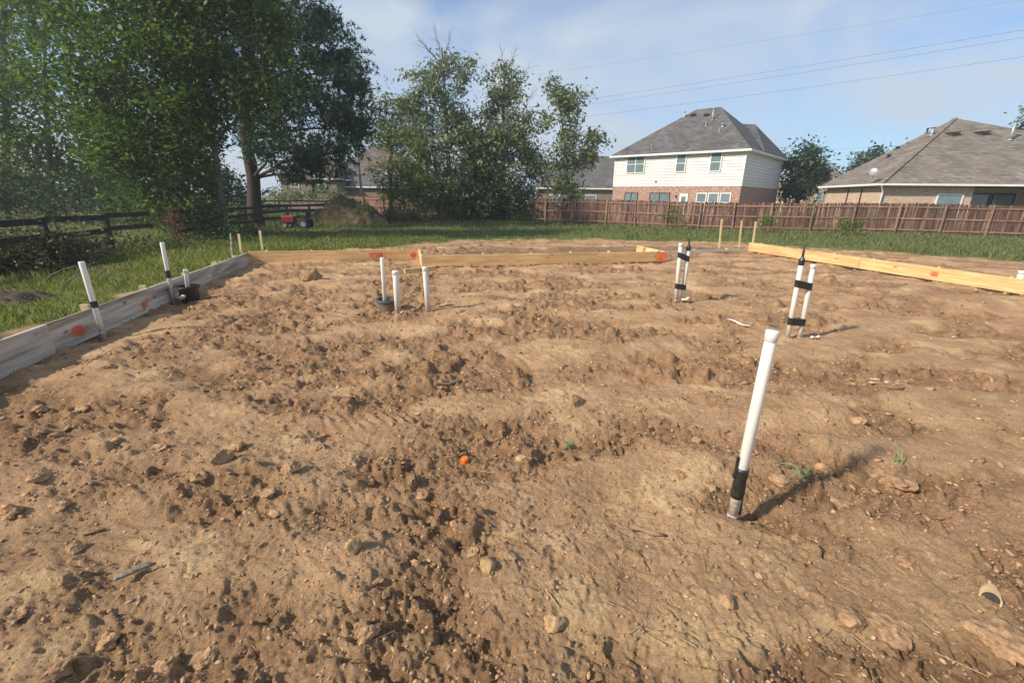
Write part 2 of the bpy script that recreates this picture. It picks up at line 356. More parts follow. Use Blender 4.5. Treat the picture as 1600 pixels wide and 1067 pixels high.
M['brick_brown'] = brickmat('brown_brick', (.16, .115, .085), (.22, .16, .12), (.25, .22, .19), (.26, .20, .16))
M['roof_grey'] = shingle('grey_shingle', (.115, .110, .110), (.150, .145, .145))
M['roof_tan'] = shingle('tan_shingle', (.185, .160, .135), (.235, .205, .175))
M['roof_brown'] = shingle('brown_shingle', (.13, .105, .09), (.17, .14, .12))
M['frame'] = surf('window_frame', (.70, .70, .68), (.76, .76, .74), 3, .5)
def glassmat():
    m, t, b = _nodes('window_glass'); n, l = t.nodes.new, t.links.new
    tc = n('ShaderNodeTexCoord'); nz = n('ShaderNodeTexNoise'); nz.inputs['Scale'].default_value = 1.5; l(tc.outputs['Object'], nz.inputs['Vector'])
    rp = n('ShaderNodeValToRGB'); rp.color_ramp.elements[0].color = (.10, .15, .17, 1); rp.color_ramp.elements[1].color = (.22, .29, .31, 1); l(nz.outputs[0], rp.inputs[0])
    l(rp.outputs[0], b.inputs['Base Color']); b.inputs['Roughness'].default_value = .08; b.inputs['Specular IOR Level'].default_value = .9
    return m
M['glass'] = glassmat()
M['dark'] = surf('dark_opening', (.02, .02, .02), (.04, .04, .04), 3, .8)
M['metal'] = surf('grey_metal', (.30, .31, .32), (.42, .43, .44), 6, .45, spec=.5, metal=.4)
M['pole'] = surf('weathered_pole', (.22, .20, .18), (.36, .34, .31), 4, .85, .1, (5, 5, .5))
M['wire'] = surf('cable', (.06, .065, .07), (.10, .10, .11), 3, .6)
M['red'] = surf('red_enamel', (.22, .016, .020), (.33, .026, .028), 6, .4, spec=.5, dirt=(.25, .03, .03))
M['rubber'] = surf('tyre_rubber', (.018, .018, .018), (.04, .038, .035), 10, .8)
M['bark'] = surf('brown_bark', (.035, .027, .022), (.095, .075, .060), 5, .95, .6, (4, 4, 1))
M['bark_grey'] = surf('grey_bark', (.085, .075, .062), (.20, .18, .155), 5, .95, .6, (4, 4, 1))
M['twig'] = surf('dead_twig', (.11, .085, .065), (.21, .17, .135), 6, .9)
M['leaf'] = foliage('green_leaf', [(0.0257, 0.0589, 0.0146), (0.047, 0.0968, 0.0212), (0.0682, 0.1242, 0.0277), (0.1013, 0.1543, 0.0343), (0.1435, 0.1676, 0.0519)], .40)
M['leaf_dark'] = foliage('deep_green_leaf', [(0.0216, 0.0509, 0.0195), (0.0365, 0.0779, 0.0281), (0.0541, 0.0993, 0.0363), (0.0884, 0.1213, 0.0486)], .28)
M['leaf_olive'] = foliage('olive_leaf', [(0.0885, 0.1272, 0.0587), (0.1343, 0.1814, 0.083), (0.1892, 0.2319, 0.112), (0.2651, 0.2865, 0.1473)], .25)
M['leaf_vine'] = foliage('vine_leaf', [(0.0493, 0.087, 0.0203), (0.087, 0.1334, 0.029), (0.1305, 0.174, 0.0406), (0.1885, 0.203, 0.058)], .35)
M['needle'] = foliage('pine_needle', [(0.0244, 0.0583, 0.0324), (0.0365, 0.0855, 0.0464), (0.0563, 0.1128, 0.0605)], .15)
M['rust'] = foliage('rust_leaf', [(0.133, 0.0543, 0.0227), (0.1997, 0.0863, 0.0359), (0.0938, 0.0497, 0.0245)], .3)
M['brushwood'] = foliage('brush_leaf', [(0.065, 0.0676, 0.0286), (0.0975, 0.0936, 0.0416), (0.13, 0.1144, 0.0572), (0.078, 0.0975, 0.0286)], .2)
M['grass'] = foliage('grass_blade', [(0.0883, 0.1319, 0.0326), (0.148, 0.195, 0.051), (0.1985, 0.2395, 0.0678), (0.3214, 0.2845, 0.1254)], .35)
M['grass_far'] = foliage('lawn_blade', [(0.0801, 0.1142, 0.0375), (0.1211, 0.1553, 0.0541), (0.1646, 0.1871, 0.0715), (0.2488, 0.2184, 0.1149)], .3)
M['sprig'] = foliage('pale_green_blade', [(.17, .30, .13), (.24, .38, .18)], .3)
M['crumb'] = surf('dirt_crumb', (.25, .148, .082), (.47, .30, .175), 14, .97, .3, island=.22, spec=.1)
M['clod'] = surf('clay_clod', (.24, .143, .078), (.47, .30, .17), 26, .97, 1.0, island=0, vary=.12, spec=.08, detail=9, lo=.3, hi=.7)
M['dull_tube'] = surf('dull_tube', (.10, .095, .085), (.24, .22, .19), 60, .6, .4, dirt=(.25, .17, .10))
M['stone'] = surf('tan_stone', (.30, .185, .09), (.44, .29, .15), 30, .95, .6, vary=.1)
M['straw'] = surf('straw', (.33, .23, .12), (.50, .38, .22), 5, .9, island=.3)
M['root'] = surf('root_wood', (.16, .095, .055), (.36, .23, .14), 9, .9, .4, vary=.2)
M['soil'] = surf('mound_soil', (.075, .060, .036), (.19, .135, .080), 3, .97, .8)
M['dark_soil'] = surf('dark_soil', (.040, .030, .020), (.12, .085, .052), 7, .97, 1.0, detail=8)
M['pale_wood'] = surf('pale_splinter', (.52, .40, .32), (.66, .54, .44), 8, .9)

# ------------------------------------------------------------------ mesh helpers
def link(me, name, m, parent=None):
    o = bpy.data.objects.new(name, me); COL.objects.link(o)
    if m and not me.materials: me.materials.append(M[m])
    if parent: o.parent = parent
    return o
def tag(o, label, cat, group=None, kind=None):
    if label: o['label'] = label
    if cat: o['category'] = cat
    if group: o['group'] = group
    if kind: o['kind'] = kind
    return o
def empty(name, loc, rz=0, label=None, cat=None, group=None):
    o = bpy.data.objects.new(name, None); COL.objects.link(o); o.empty_display_size = .2
    o.location = loc; o.rotation_euler = (0, 0, rz)
    if label: tag(o, label, cat, group)
    return o
class MB:
    def __init__(s): s.v = []; s.f = []
    def poly(s, pts):
        k = len(s.v); s.v += [tuple(p) for p in pts]; s.f.append(tuple(range(k, k + len(pts)))); return s
    def box(s, c, d, rot=None):
        k = len(s.v); c = Vector(c)
        for sx in (-.5, .5):
            for sy in (-.5, .5):
                for sz in (-.5, .5):
                    p = Vector((sx * d[0], sy * d[1], sz * d[2]))
                    s.v.append(tuple(c + (rot @ p if rot else p)))
        for q in ((0, 1, 3, 2), (4, 6, 7, 5), (0, 4, 5, 1), (2, 3, 7, 6), (0, 2, 6, 4), (1, 5, 7, 3)): s.f.append(tuple(k + i for i in q))
        return s
    def bar(s, a, b, wd, ht, up=Vector((0, 0, 1))):
        a, b = Vector(a), Vector(b); e = b - a; x = e.normalized(); y = up.cross(x)
        if y.length < 1e-4: y = Vector((0, 1, 0))
        y.normalize(); z = x.cross(y)
        return s.box((a + b) / 2, (e.length, wd, ht), Matrix((x, y, z)).transposed())
    def tube(s, pts, radii, n=8, cap=True):
        pts = [Vector(p) for p in pts]
        if not hasattr(radii, '__len__'): radii = [radii] * len(pts)
        k = len(s.v); pu = None
        for i, p in enumerate(pts):
            t = (pts[min(i + 1, len(pts) - 1)] - pts[max(i - 1, 0)]).normalized()
            if pu is None: pu = t.cross(Vector((0, 0, 1)) if abs(t.z) < .9 else Vector((1, 0, 0))).normalized()
            else:
                pu = (pu - t * pu.dot(t)).normalized()
            pv = t.cross(pu)
            for j in range(n):
                a = 2 * math.pi * j / n
                s.v.append(tuple(p + (pu * math.cos(a) + pv * math.sin(a)) * radii[i]))
        for i in range(len(pts) - 1):
            for j in range(n):
                a, b = k + i * n + j, k + i * n + (j + 1) % n
                s.f.append((a, b, b + n, a + n))
        if cap:
            s.f.append(tuple(k + j for j in range(n))[::-1]); s.f.append(tuple(k + (len(pts) - 1) * n + j for j in range(n)))
        return s
    def mesh(s, name, smooth=False):
        me = bpy.data.meshes.new(name); me.from_pydata(s.v, [], s.f); me.update()
        if smooth: me.polygons.foreach_set('use_smooth', [True] * len(me.polygons))
        return me
    def build(s, name, m, parent=None, smooth=False, bevel=0):
        o = link(s.mesh(name, smooth), name, m, parent)
        if bevel:
            b = o.modifiers.new('bevel', 'BEVEL'); b.width = bevel; b.segments = 2; b.limit_method = 'ANGLE'
        if smooth and not bevel:
            pass
        return o
def np_mesh(name, V, Q, smooth=False):     # V (n,3), Q (m,k)
    me = bpy.data.meshes.new(name); k = Q.shape[1]
    me.vertices.add(len(V)); me.vertices.foreach_set('co', np.ascontiguousarray(V, np.float32).ravel())
    me.loops.add(Q.size); me.loops.foreach_set('vertex_index', np.ascontiguousarray(Q, np.int32).ravel())
    me.polygons.add(len(Q)); me.polygons.foreach_set('loop_start', np.arange(len(Q), dtype=np.int32) * k)
    me.polygons.foreach_set('loop_total', np.full(len(Q), k, np.int32))
    if smooth: me.polygons.foreach_set('use_smooth', np.ones(len(Q), bool))
    me.update(calc_edges=True)
    return me

# ------------------------------------------------------------------ the ground
def build_ground():
    oy = -1.0
    half = math.radians(64)
    th = np.concatenate([np.arange(-half, half, .0031), np.linspace(half, 2 * math.pi - half, 70)[:-1]])
    rr = [0.9]
    while rr[-1] < 420:
        r = rr[-1]; rr.append(r + .0029 * r * (1 + r / 10) * (1 if r < 25 else 1 + (r - 25) / 25))
    rr = np.array(rr)
    X = rr[:, None] * np.sin(th)[None, :]; Y = oy + rr[:, None] * np.cos(th)[None, :]
    x, y = X.ravel(), Y.ravel()
    z = height(x, y)
    V = np.stack([x, y, z], 1)
    nr, nth = X.shape
    i = np.arange(nr - 1)[:, None] * nth; j = np.arange(nth)[None, :]; j2 = (j + 1) % nth
    Q = np.stack([(i + j), (i + nth + j), (i + nth + j2), (i + j2)], -1).reshape(-1, 4)[:, ::-1]
    c = len(V); V = np.vstack([V, [[0, oy, float(z[:nth].mean())]]])
    me = np_mesh('ground', V, Q, False)
    dm = dirtness(x, y); m = rough_mask(x, y)
    pale = sst(.12, .5, pn(x / .8, y / .5, 71) + .5 * pn(x / .2, y / .2, 72) + .35 * sst(-.6, -1.5, x) * sst(1.9, 1.3, y) - .16) * (1 - .8 * m)
    moist = sst(.35, .7, sst(1.2, -.2, np.abs((-x * SA + y * CA) - 14.6 + .03 * x) - 1.1 + .9 * pn(x / 2, y / .8, 73)) * sst(-3.2, -1, x) * sst(9.5, 6.5, x)) * dm
    for nm, a in (('moist', moist * .55), ('sod', 1 - dm), ('loose', m), ('pale', np.clip(pale, 0, 1) * .48)):
        at = me.attributes.new(nm, 'FLOAT', 'POINT'); at.data.foreach_set('value', np.append(a, 0).astype(np.float32))
    o = link(me, 'ground', 'ground'); o['kind'] = 'structure'
    return o
build_ground()

# ------------------------------------------------------------------ loose crumbs of soil
_t = (1 + 5 ** .5) / 2
ICO_V = np.array([(-1, _t, 0), (1, _t, 0), (-1, -_t, 0), (1, -_t, 0), (0, -1, _t), (0, 1, _t), (0, -1, -_t), (0, 1, -_t), (_t, 0, -1), (_t, 0, 1), (-_t, 0, -1), (-_t, 0, 1)]) / 1.902
ICO_F = np.array([(0, 11, 5), (0, 5, 1), (0, 1, 7), (0, 7, 10), (0, 10, 11), (1, 5, 9), (5, 11, 4), (11, 10, 2), (10, 7, 6), (7, 1, 8), (3, 9, 4), (3, 4, 2), (3, 2, 6), (3, 6, 8), (3, 8, 9), (4, 9, 5), (2, 4, 11), (6, 2, 10), (8, 6, 7), (9, 8, 1)])
def crumbs(n, rmin, rmax, smin, smax, seed, base_p=.12):
    g = np.random.default_rng(seed)
    r = rmin + (rmax - rmin) * g.random(n * 4) ** .8; t = (g.random(n * 4) - .5) * 2 * math.radians(60)
    x, y = r * np.sin(t), r * np.cos(t)
    d = dirtness(x, y); m = rough_mask(x, y)
    keep = (d > .9) & (g.random(n * 4) < base_p + (1 - base_p) * m)
    x, y = x[keep][:n], y[keep][:n]; n = len(x)
    z = height(x, y)
    s = smin * (smax / smin) ** (g.random(n) ** 2.2)
    v = ICO_V[None] * (1 + .48 * (g.random((n, 12, 1)) - .5) * 2) * (np.array([1.1, .75, .5]) * (.75 + .5 * g.random((n, 3))))[:, None, :]
    a = g.random(n) * 6.283; tl = (g.random(n) - .5) * 1.2
    ca, sa, ct, st = np.cos(a), np.sin(a), np.cos(tl), np.sin(tl)
    vx, vy, vz = v[..., 0], v[..., 1], v[..., 2]
    vx, vz = vx * ct[:, None] - vz * st[:, None], vx * st[:, None] + vz * ct[:, None]
    vx, vy = vx * ca[:, None] - vy * sa[:, None], vx * sa[:, None] + vy * ca[:, None]
    P = np.stack([vx, vy, vz], -1) * s[:, None, None] + np.stack([x, y, z + s * .05], 1)[:, None, :]
    Q = (ICO_F[None] + 12 * np.arange(n)[:, None, None]).reshape(-1, 3)
    return P.reshape(-1, 3), Q
def merge(parts):
    V, Q, k = [], [], 0
    for v, q in parts: V.append(v); Q.append(q + k); k += len(v)
    return np.vstack(V), np.vstack(Q)
V, Q = merge([crumbs(15000, .9, 3.6, .003, .013, 1, .45), crumbs(7500, 2.5, 8, .006, .026, 2, .25), crumbs(3000, 5, 15, .012, .045, 3)])
o = link(np_mesh('dirt_crumbs', V, Q), 'dirt_crumbs', 'crumb'); tag(o, 'loose brown crumbs of soil strewn over the bare dirt', 'soil', kind='stuff')

def straws(n, seed):
    g = np.random.default_rng(seed)
    r = .9 + 7 * g.random(n) ** 1.3; t = (g.random(n) - .5) * 2 * math.radians(56)
    x, y = r * np.sin(t), r * np.cos(t); z = height(x, y) + .006
    ln = .03 + .13 * g.random(n) ** 2; a = g.random(n) * 6.283; wd = .0007 + .0010 * g.random(n); ti = (g.random(n) - .3) * .5
    dx, dy, dz = np.cos(a) * ln / 2, np.sin(a) * ln / 2, ti * ln / 2
    nx, ny = -np.sin(a) * wd, np.cos(a) * wd
    p = lambda sx, sn, up: np.stack([x + sx * dx + sn * nx, y + sx * dy + sn * ny, z + sx * dz + up], 1)
    P = np.stack([p(-1, 1, 0), p(-1, -1, 0), p(-1, 0, .003), p(1, 1, 0), p(1, -1, 0), p(1, 0, .003)], 1)
    k = 6 * np.arange(n)[:, None]
    Q = np.concatenate([np.array([[0, 1, 4, 3]]) + k, np.array([[1, 2, 5, 4]]) + k, np.array([[2, 0, 3, 5]]) + k])
    return P.reshape(-1, 3), Q
V, Q = straws(650, 5)
o = link(np_mesh('straw_litter', V, Q), 'straw_litter', 'straw'); tag(o, 'thin dry straw stalks littering the bare dirt', 'straw', kind='stuff')

# ------------------------------------------------------------------ grass
def blades(pts, hmin, hmax, wd, seed, lean=.5):
    g = np.random.default_rng(seed); n = len(pts)
    x, y = pts[:, 0], pts[:, 1]; z = height(x, y) - .01
    h = hmin + (hmax - hmin) * g.random(n) ** 1.5 * (.55 + .9 * sst(-.4, .5, pn(x / 1.3, y / 1.3, 81)))
    a = g.random(n) * 6.283; b = g.random(n) * 6.283; l = lean * h * (.2 + g.random(n))
    wx, wy = np.cos(a) * wd / 2, np.sin(a) * wd / 2; lx, ly = np.cos(b) * l, np.sin(b) * l
    P = np.stack([np.stack([x - wx, y - wy, z], 1), np.stack([x + wx, y + wy, z], 1),
                  np.stack([x + wx * .8 + lx * .35, y + wy * .8 + ly * .35, z + h * .6], 1), np.stack([x + lx, y + ly, z + h * .95], 1)], 1)
    Q = np.array([[0, 1, 2, 3]]) + 4 * np.arange(n)[:, None]
    return P.reshape(-1, 3), Q
def area_pts(n, fn, seed):
    g = np.random.default_rng(seed); p = fn(g, n * 3)
    k = (1 - dirtness(p[:, 0], p[:, 1])) > g.random(len(p)) * .5 + .35
    return p[k][:n]
def strip_uv(u0, u1, v0, v1):
    def f(g, n):
        u = u0 + (u1 - u0) * g.random(n); v = v0 + (v1 - v0) * g.random(n) ** 1.0
        return np.stack([u * CA - v * SA, u * SA + v * CA], 1)
    return f
def box_xy(x0, x1, y0, y1):
    return lambda g, n: np.stack([x0 + (x1 - x0) * g.random(n), y0 + (y1 - y0) * g.random(n)], 1)
V, Q = merge([blades(area_pts(42000, strip_uv(-8.5, U0 - .06, 1.5, 12), 21), .03, .13, .010, 22), blades(area_pts(26000, strip_uv(-9, 2, 11.5, 22), 23), .05, .20, .018, 24)])
o = link(np_mesh('side_grass', V, Q), 'side_grass', 'grass'); tag(o, 'bright green grass between the grey form boards and the dark rail fence', 'grass', kind='stuff')
V, Q = merge([blades(area_pts(40000, box_xy(-14, 30, 14, 30), 25), .04, .20, .030, 26), blades(area_pts(22000, box_xy(-26, 26, 28, 46), 27), .06, .30, .05, 28),
              blades(area_pts(14000, box_xy(14, 36, 10, 26), 29), .05, .22, .03, 30), blades(area_pts(16000, box_xy(-45, -12, 12, 48), 31), .10, .4, .06, 32)])
o = link(np_mesh('lawn_grass', V, Q), 'lawn_grass', 'grass_far'); tag(o, 'mown green grass beyond the bare dirt running up to the fences', 'grass', kind='stuff')

# ------------------------------------------------------------------ form boards
def plank(parent, a, b, z0, z1, th, m, side=0.0, name='plank', bev=.004, dz=0.0):
    # a, b on plan; the inner face lies on the line, the body goes to the left of a->b
    a = Vector((a[0], a[1], 0)); b = Vector((b[0], b[1], 0)); e = (b - a); ln = e.length; e /= ln
    nrm = Vector((-e.y, e.x, 0))
    bx_ = MB().box((ln / 2, th / 2, (z1 - z0) / 2), (ln, th, z1 - z0)); bx_.v = [(q[0], q[1], q[2] + (dz * q[0] / ln)) for q in bx_.v]; me = bx_.mesh(name)
    o = link(me, name, m, parent)
    o.location = a + Vector((0, 0, z0)); o.rotation_euler = (0, 0, math.atan2(e.y, e.x))
    if parent: o.matrix_parent_inverse = parent.matrix_world.inverted()
    bv = o.modifiers.new('bevel', 'BEVEL'); bv.width = bev; bv.segments = 1
    return o
def rel(o, parent):
    bpy.context.view_layer.update(); o.parent = parent; o.matrix_parent_inverse = parent.matrix_world.inverted(); return o
def stake_piece(parent, p, top, wd=.035, th=.02, lean=(0, 0), m='stake', name='stake', bottom=-.25):
    q = Vector((p[0], p[1], bottom)); r = Vector((p[0] + lean[0], p[1] + lean[1], top))
    mb = MB().bar(q, r, wd, th, Vector((.3, 1, 0)))
    return rel(mb.build(name, m), parent)
def paint_patch(parent, a, b, s0, s1, z0, z1, seed, m='paint'):
    # sprayed blotch: ragged outline, a film 3 mm proud of the inner face
    a = Vector((a[0], a[1], 0)); b = Vector((b[0], b[1], 0)); e = (b - a).normalized(); inn = Vector((e.y, -e.x, 0)); r_ = random.Random(seed)
    mb = MB()
    for k in range(4):
        c = a + e * (s0 + (s1 - s0) * (.2 + .6 * r_.random())) + inn * (.003 + .0006 * k); cz = z0 + (z1 - z0) * (.25 + .5 * r_.random())
        pts = []
        for j in range(24):
            t = 2 * math.pi * j / 24; q = (.78 + .28 * r_.random())
            pz = min(max(cz + math.sin(t) * (z1 - z0) * .5 * q, z0), z1)
            ps = math.cos(t) * (s1 - s0) * .42 * q
            p = c + e * ps; pts.append((p.x, p.y, pz))
        mb.poly(pts)
    return rel(mb.build('paint_mark', m), parent)
def form_run(label, a, b, z0, z1, cuts, mats, marks=(), nst=0, stake_top=.03, seed=1, th=.038, fall=0.0):
    a, b = Vector(a), Vector(b); e = (b - a).normalized(); nrm = Vector((-e.y, e.x, 0)); ln = (b - a).length
    root = empty('form_board', (a.x, a.y, 0), 0, label, 'form board'); bpy.context.view_layer.update()
    ss = [0] + list(cuts) + [ln]
    r_ = random.Random(seed)
    for i in range(len(ss) - 1):
        lift = fall * (1 - ss[i] / ln); plank(root, a + e * (ss[i] + .004), a + e * (ss[i + 1] - .004), z0 + lift, z1 + lift + (r_.random() - .5) * .012, th, mats[i % len(mats)], dz=-fall * (ss[i + 1] - ss[i]) / ln)
    for k, (s0, s1, q0, q1) in enumerate(marks): paint_patch(root, a, b, s0, s1, z0 + q0, z0 + q1, seed * 10 + k, 'paint_solid' if seed == 6 else 'paint')
    for k in range(nst):
        s = ln * (k + .5) / nst + (r_.random() - .5) * .3
        p = a + e * s + nrm * (th + .03)
        mb = MB().bar((p.x, p.y, -.35), (p.x + nrm.x * .02, p.y + nrm.y * .02, z1 + fall * (1 - s / ln) + stake_top * (.4 + r_.random())), .045, .09, Vector((nrm.x, nrm.y, 0)))
        st = rel(mb.build('stake', 'stake'), root)
        if k % 2 == 0:
            q = p + nrm * .55
            rel(MB().bar((p.x, p.y, z1 - .05), (q.x, q.y, -.10), .04, .05).build('brace', 'stake'), root)
    return root
def xy(u, v): p = UV(u, v); return (p.x, p.y, 0)
VB, VM = 12.65, 11.05
# left run: inner face on u = U0, body outside, walk from far to near so that outside is on the left hand
form_run('long grey weathered form board with two orange marks beside the green grass', xy(U0, -2.5), xy(U0, VB), -.13, .215, (3.3, 8.2, 12.7), ['plank_grey', 'plank_grey', 'plank_grey', 'plank_grey'],
         marks=((8.46, 8.74, .11, .28), (9.95, 10.22, .09, .26)), nst=11, stake_top=.035, seed=3, fall=.115)
form_run('tan form board with two orange marks at the back corner near thin stakes', xy(U0, VB), xy(.45, VB), -.05, .245, (), ['plank_new'], marks=((2.9, 3.45, .05, .22), (4.0, 4.22, .05, .22)), nst=4, seed=4)
form_run('short return form board with slanting braces at the inner corner', xy(.45, VB), xy(.45, VM + .045), -.05, .25, (), ['plank_tan'], nst=2, seed=5, stake_top=.02)
form_run('long tan form board lying behind the three white pipes, orange paint at one end', xy(.45, VM), xy(7.2, VM), .0, .265, (4.6,), ['plank_new', 'plank_new'], marks=((6.40, 6.66, .03, .24), (6.46, 6.73, .02, .25)), nst=6, seed=6)
form_run('short pale return form board running back from the orange painted end', xy(7.2, VM + .045), xy(7.2, 12.75), -.04, .26, (), ['plank_tan'], nst=2, seed=7, stake_top=.0)
form_run('low half buried grey form board between the back corner and the yellow boards', xy(7.25, 12.8), xy(U1 - .05, 12.8), -.10, .085, (), ['plank_grey'], nst=3, seed=8, stake_top=.02)
form_run('bright yellow new form boards with a faint orange mark facing the grass', xy(U1, 12.85), xy(U1, -2), .02, .30, (3.9, 8.2, 11.5), ['plank_new', 'plank_new', 'plank_new', 'plank_new'], marks=((5.55, 5.75, .08, .2),), nst=12, seed=9, stake_top=.02)
# short board lying by the pipes
a, b = G(632, 424, .12), G(668, 420, .12)
o = MB().bar(a, b + (b - a) * .35, .06, .09).build('wood_offcut', 'plank_new', bevel=.003); tag(o, 'short pale wood offcut beside the three white pipes', 'offcut')

def lone_stake(px, py, ptop, D, label, wd=.04, m='stake', lean=0):
    t = R(px + lean, ptop, D); p = R(px, py, D); z = hm(p.x, p.y)
    mb = MB().bar((p.x, p.y, z - .25), (t.x, t.y, t.z), wd, wd * .55, Vector((0, 1, 0)))
    c = Vector((t.x, t.y, t.z)); mb.box(c + Vector((0, 0, .004)), (wd * .8, wd * .45, .012))
    o = mb.build('survey_stake', m); return tag(o, label, 'stake', None)
g3 = UV(U0, 13.2); 
o = lone_stake(360, 392, 366, 12.2, 'thin dark stake at the back corner, furthest into the green grass', .035, 'plank_grey')
o = lone_stake(376, 392, 366, 12.6, 'short wooden stake with flat top standing right behind the grey corner', .06, 'stake', -3)
o = lone_stake(410, 388, 361, 13.6, 'wooden stake leaning behind the tan board with orange marks', .065, 'stake', -4)
o = lone_stake(1124, 388, 343, 16.6, 'tall pale stake standing alone in the dirt before the cedar fence', .055, 'stake', 4)
o = lone_stake(1156, 384, 345, 16.4, 'tall pale stake in the middle of three near the yellow boards', .055, 'stake', 3)
o = lone_stake(1177, 380, 347, 16.2, 'tall pale stake at the far end of the yellow boards', .055, 'stake', 4)

# ------------------------------------------------------------------ pipes
def pipe_part(parent, name, base, top, r, cap=True, primer=True, m='pvc', nn=20):
    a, b = Vector(base), Vector(top); e = (b - a).normalized()
    mb = MB().tube([a - e * .15, b - e * .004, b], [r, r, r * .95], nn)
    o = rel(mb.build(name, m, smooth=False), parent)
    for p in o.data.polygons: p.use_smooth = len(p.vertices) == 4
    if cap:
        c = rel(MB().tube([b - e * .046, b - e * .045, b + e * .004, b + e * .008, b + e * .0085], [r * 1.0, r * 1.085, r * 1.085, r * 1.04, r * .2], nn).build('end_cap', m), o)
        for p in c.data.polygons: p.use_smooth = len(p.vertices) == 4
    if primer:
        rel(MB().tube([a + e * .015, a + e * .03], [r * 1.02, r * 1.02], nn).build('primer_ring', 'primer'), o)
    return o
def tape(parent, a, b, r, seed=1, n=20):
    r_ = random.Random(seed); a, b = Vector(a), Vector(b); k = 10
    mb = MB().tube([a.lerp(b, i / (k - 1)) for i in range(k)], [r * (1.03 + .17 * r_.random()) for _ in range(k)], n)
    o = rel(mb.build('tape', 'tape', smooth=True), parent); return o
def pt(px, py, D): return R(px, py, D)
# the near one
b0 = G(1146, 797); b0.z = hm(b0.x, b0.y) - .02; t0 = R(1207, 519, b0.y + .0)
root = empty('vent_pipe', b0, 0, 'tall capped white pipe with black tape at its foot beside a small orange cap', 'pipe'); bpy.context.view_layer.update()
root['label'] = 'tallest white capped pipe, wrapped in black tape near its foot in loose dirt'
p = pipe_part(root, 'pipe', b0, t0, .028); e = (t0 - b0)
tape(root, b0 + e * .13, b0 + e * .30, .030, 3)
s0 = b0 + Vector((.055, .03, 0)); rel(MB().tube([s0, s0 + Vector((-.01, -.01, .12)), b0 + e * .16 + Vector((.03, .0, 0))], .009, 8).build('conduit_stub', 'tape'), root)
s1 = b0 + e * .27 + Vector((-.035, .0, 0)); rel(MB().tube([s1 - e * .03, s1 + e * .09], .009, 8).build('conduit_end', 'tape'), root)
def pair(pa, pb, ta, tb, r, bands, label, knob):
    base = (pa + pb) / 2
    root = empty('pipe_pair', base, 0, label, 'pipes'); bpy.context.view_layer.update()
    pipe_part(root, 'pipe', pa, ta, r, cap=(knob != 'left')); pipe_part(root, 'pipe', pb, tb, r, cap=(knob == 'left'))
    for k, f in enumerate(bands):
        a, b = pa.lerp(ta, f), pb.lerp(tb, f); ax = (ta - pa).normalized(); d = (b - a).normalized(); nrm = ax.cross(d)
        mb = MB(); hw = .045; n = 10; pts = []
        for q in range(n + 1): t = math.pi / 2 + math.pi * q / n; pts.append(a + (d * math.cos(t) + nrm * math.sin(t)) * r * 1.10)
        for q in range(n + 1): t = -math.pi / 2 + math.pi * q / n; pts.append(b + (d * math.cos(t) + nrm * math.sin(t)) * r * 1.10)
        m_ = len(pts); kk = len(mb.v); mb.v += [tuple(p_ - ax * hw) for p_ in pts] + [tuple(p_ + ax * hw) for p_ in pts]
        for q in range(m_): mb.f.append((q, (q + 1) % m_, m_ + (q + 1) % m_, m_ + q))
        mb.f.append(tuple(range(m_))[::-1]); mb.f.append(tuple(range(m_, 2 * m_)))
        rel(mb.build('tape_band', 'tape'), root)
    kt, ka = (ta, pa) if knob == 'left' else (tb, pb); ax = (kt - ka).normalized()
    rel(MB().tube([kt - ax * .05, kt + ax * .01, kt + ax * .05, kt + ax * .07, kt + ax * .13, kt + ax * .16], [r * 1.1, r * 1.1, r * .5, .014, .012, .006], 12).build('cable_end', 'tape'), root)
    return root
D1 = G(1240, 528).y
pair(R(1230, 530, D1), R(1249, 530, D1 + .03), R(1253, 408, D1), R(1271, 414, D1 + .03), .030, (.24, .72), 'pair of white pipes bound with two black tape bands before the yellow boards', 'left')
D2 = G(1062, 470).y
pair(R(1056, 471, D2), R(1066, 471, D2 + .05), R(1064, 381, D2), R(1076, 387, D2 + .05), .034, (.27, .80), 'pair of taped white pipes with small elbow standing between tan and yellow boards', 'right')
el = R(1069, 471, D2 - .05)
def elbow(name, c, d, r, label, m='pvc'):
    c = Vector(c); d = Vector(d).normalized(); up = Vector((0, 0, 1)); pts = []
    for k in range(7):
        t = k / 6 * math.pi / 2; pts.append(c + d * .06 * math.sin(t) + up * (.02 + .05 * (1 - math.cos(t)) - .06))
    pts[0] -= d * .05
    o = MB().tube(pts[::-1] , r, 12).build(name, m, smooth=True); return tag(o, label, 'elbow')
o = elbow('pipe_elbow', (el.x, el.y, el.z + .07), (1, -.3, 0), .020, 'tiny white elbow at the foot of the taped pair beside the tan boards')
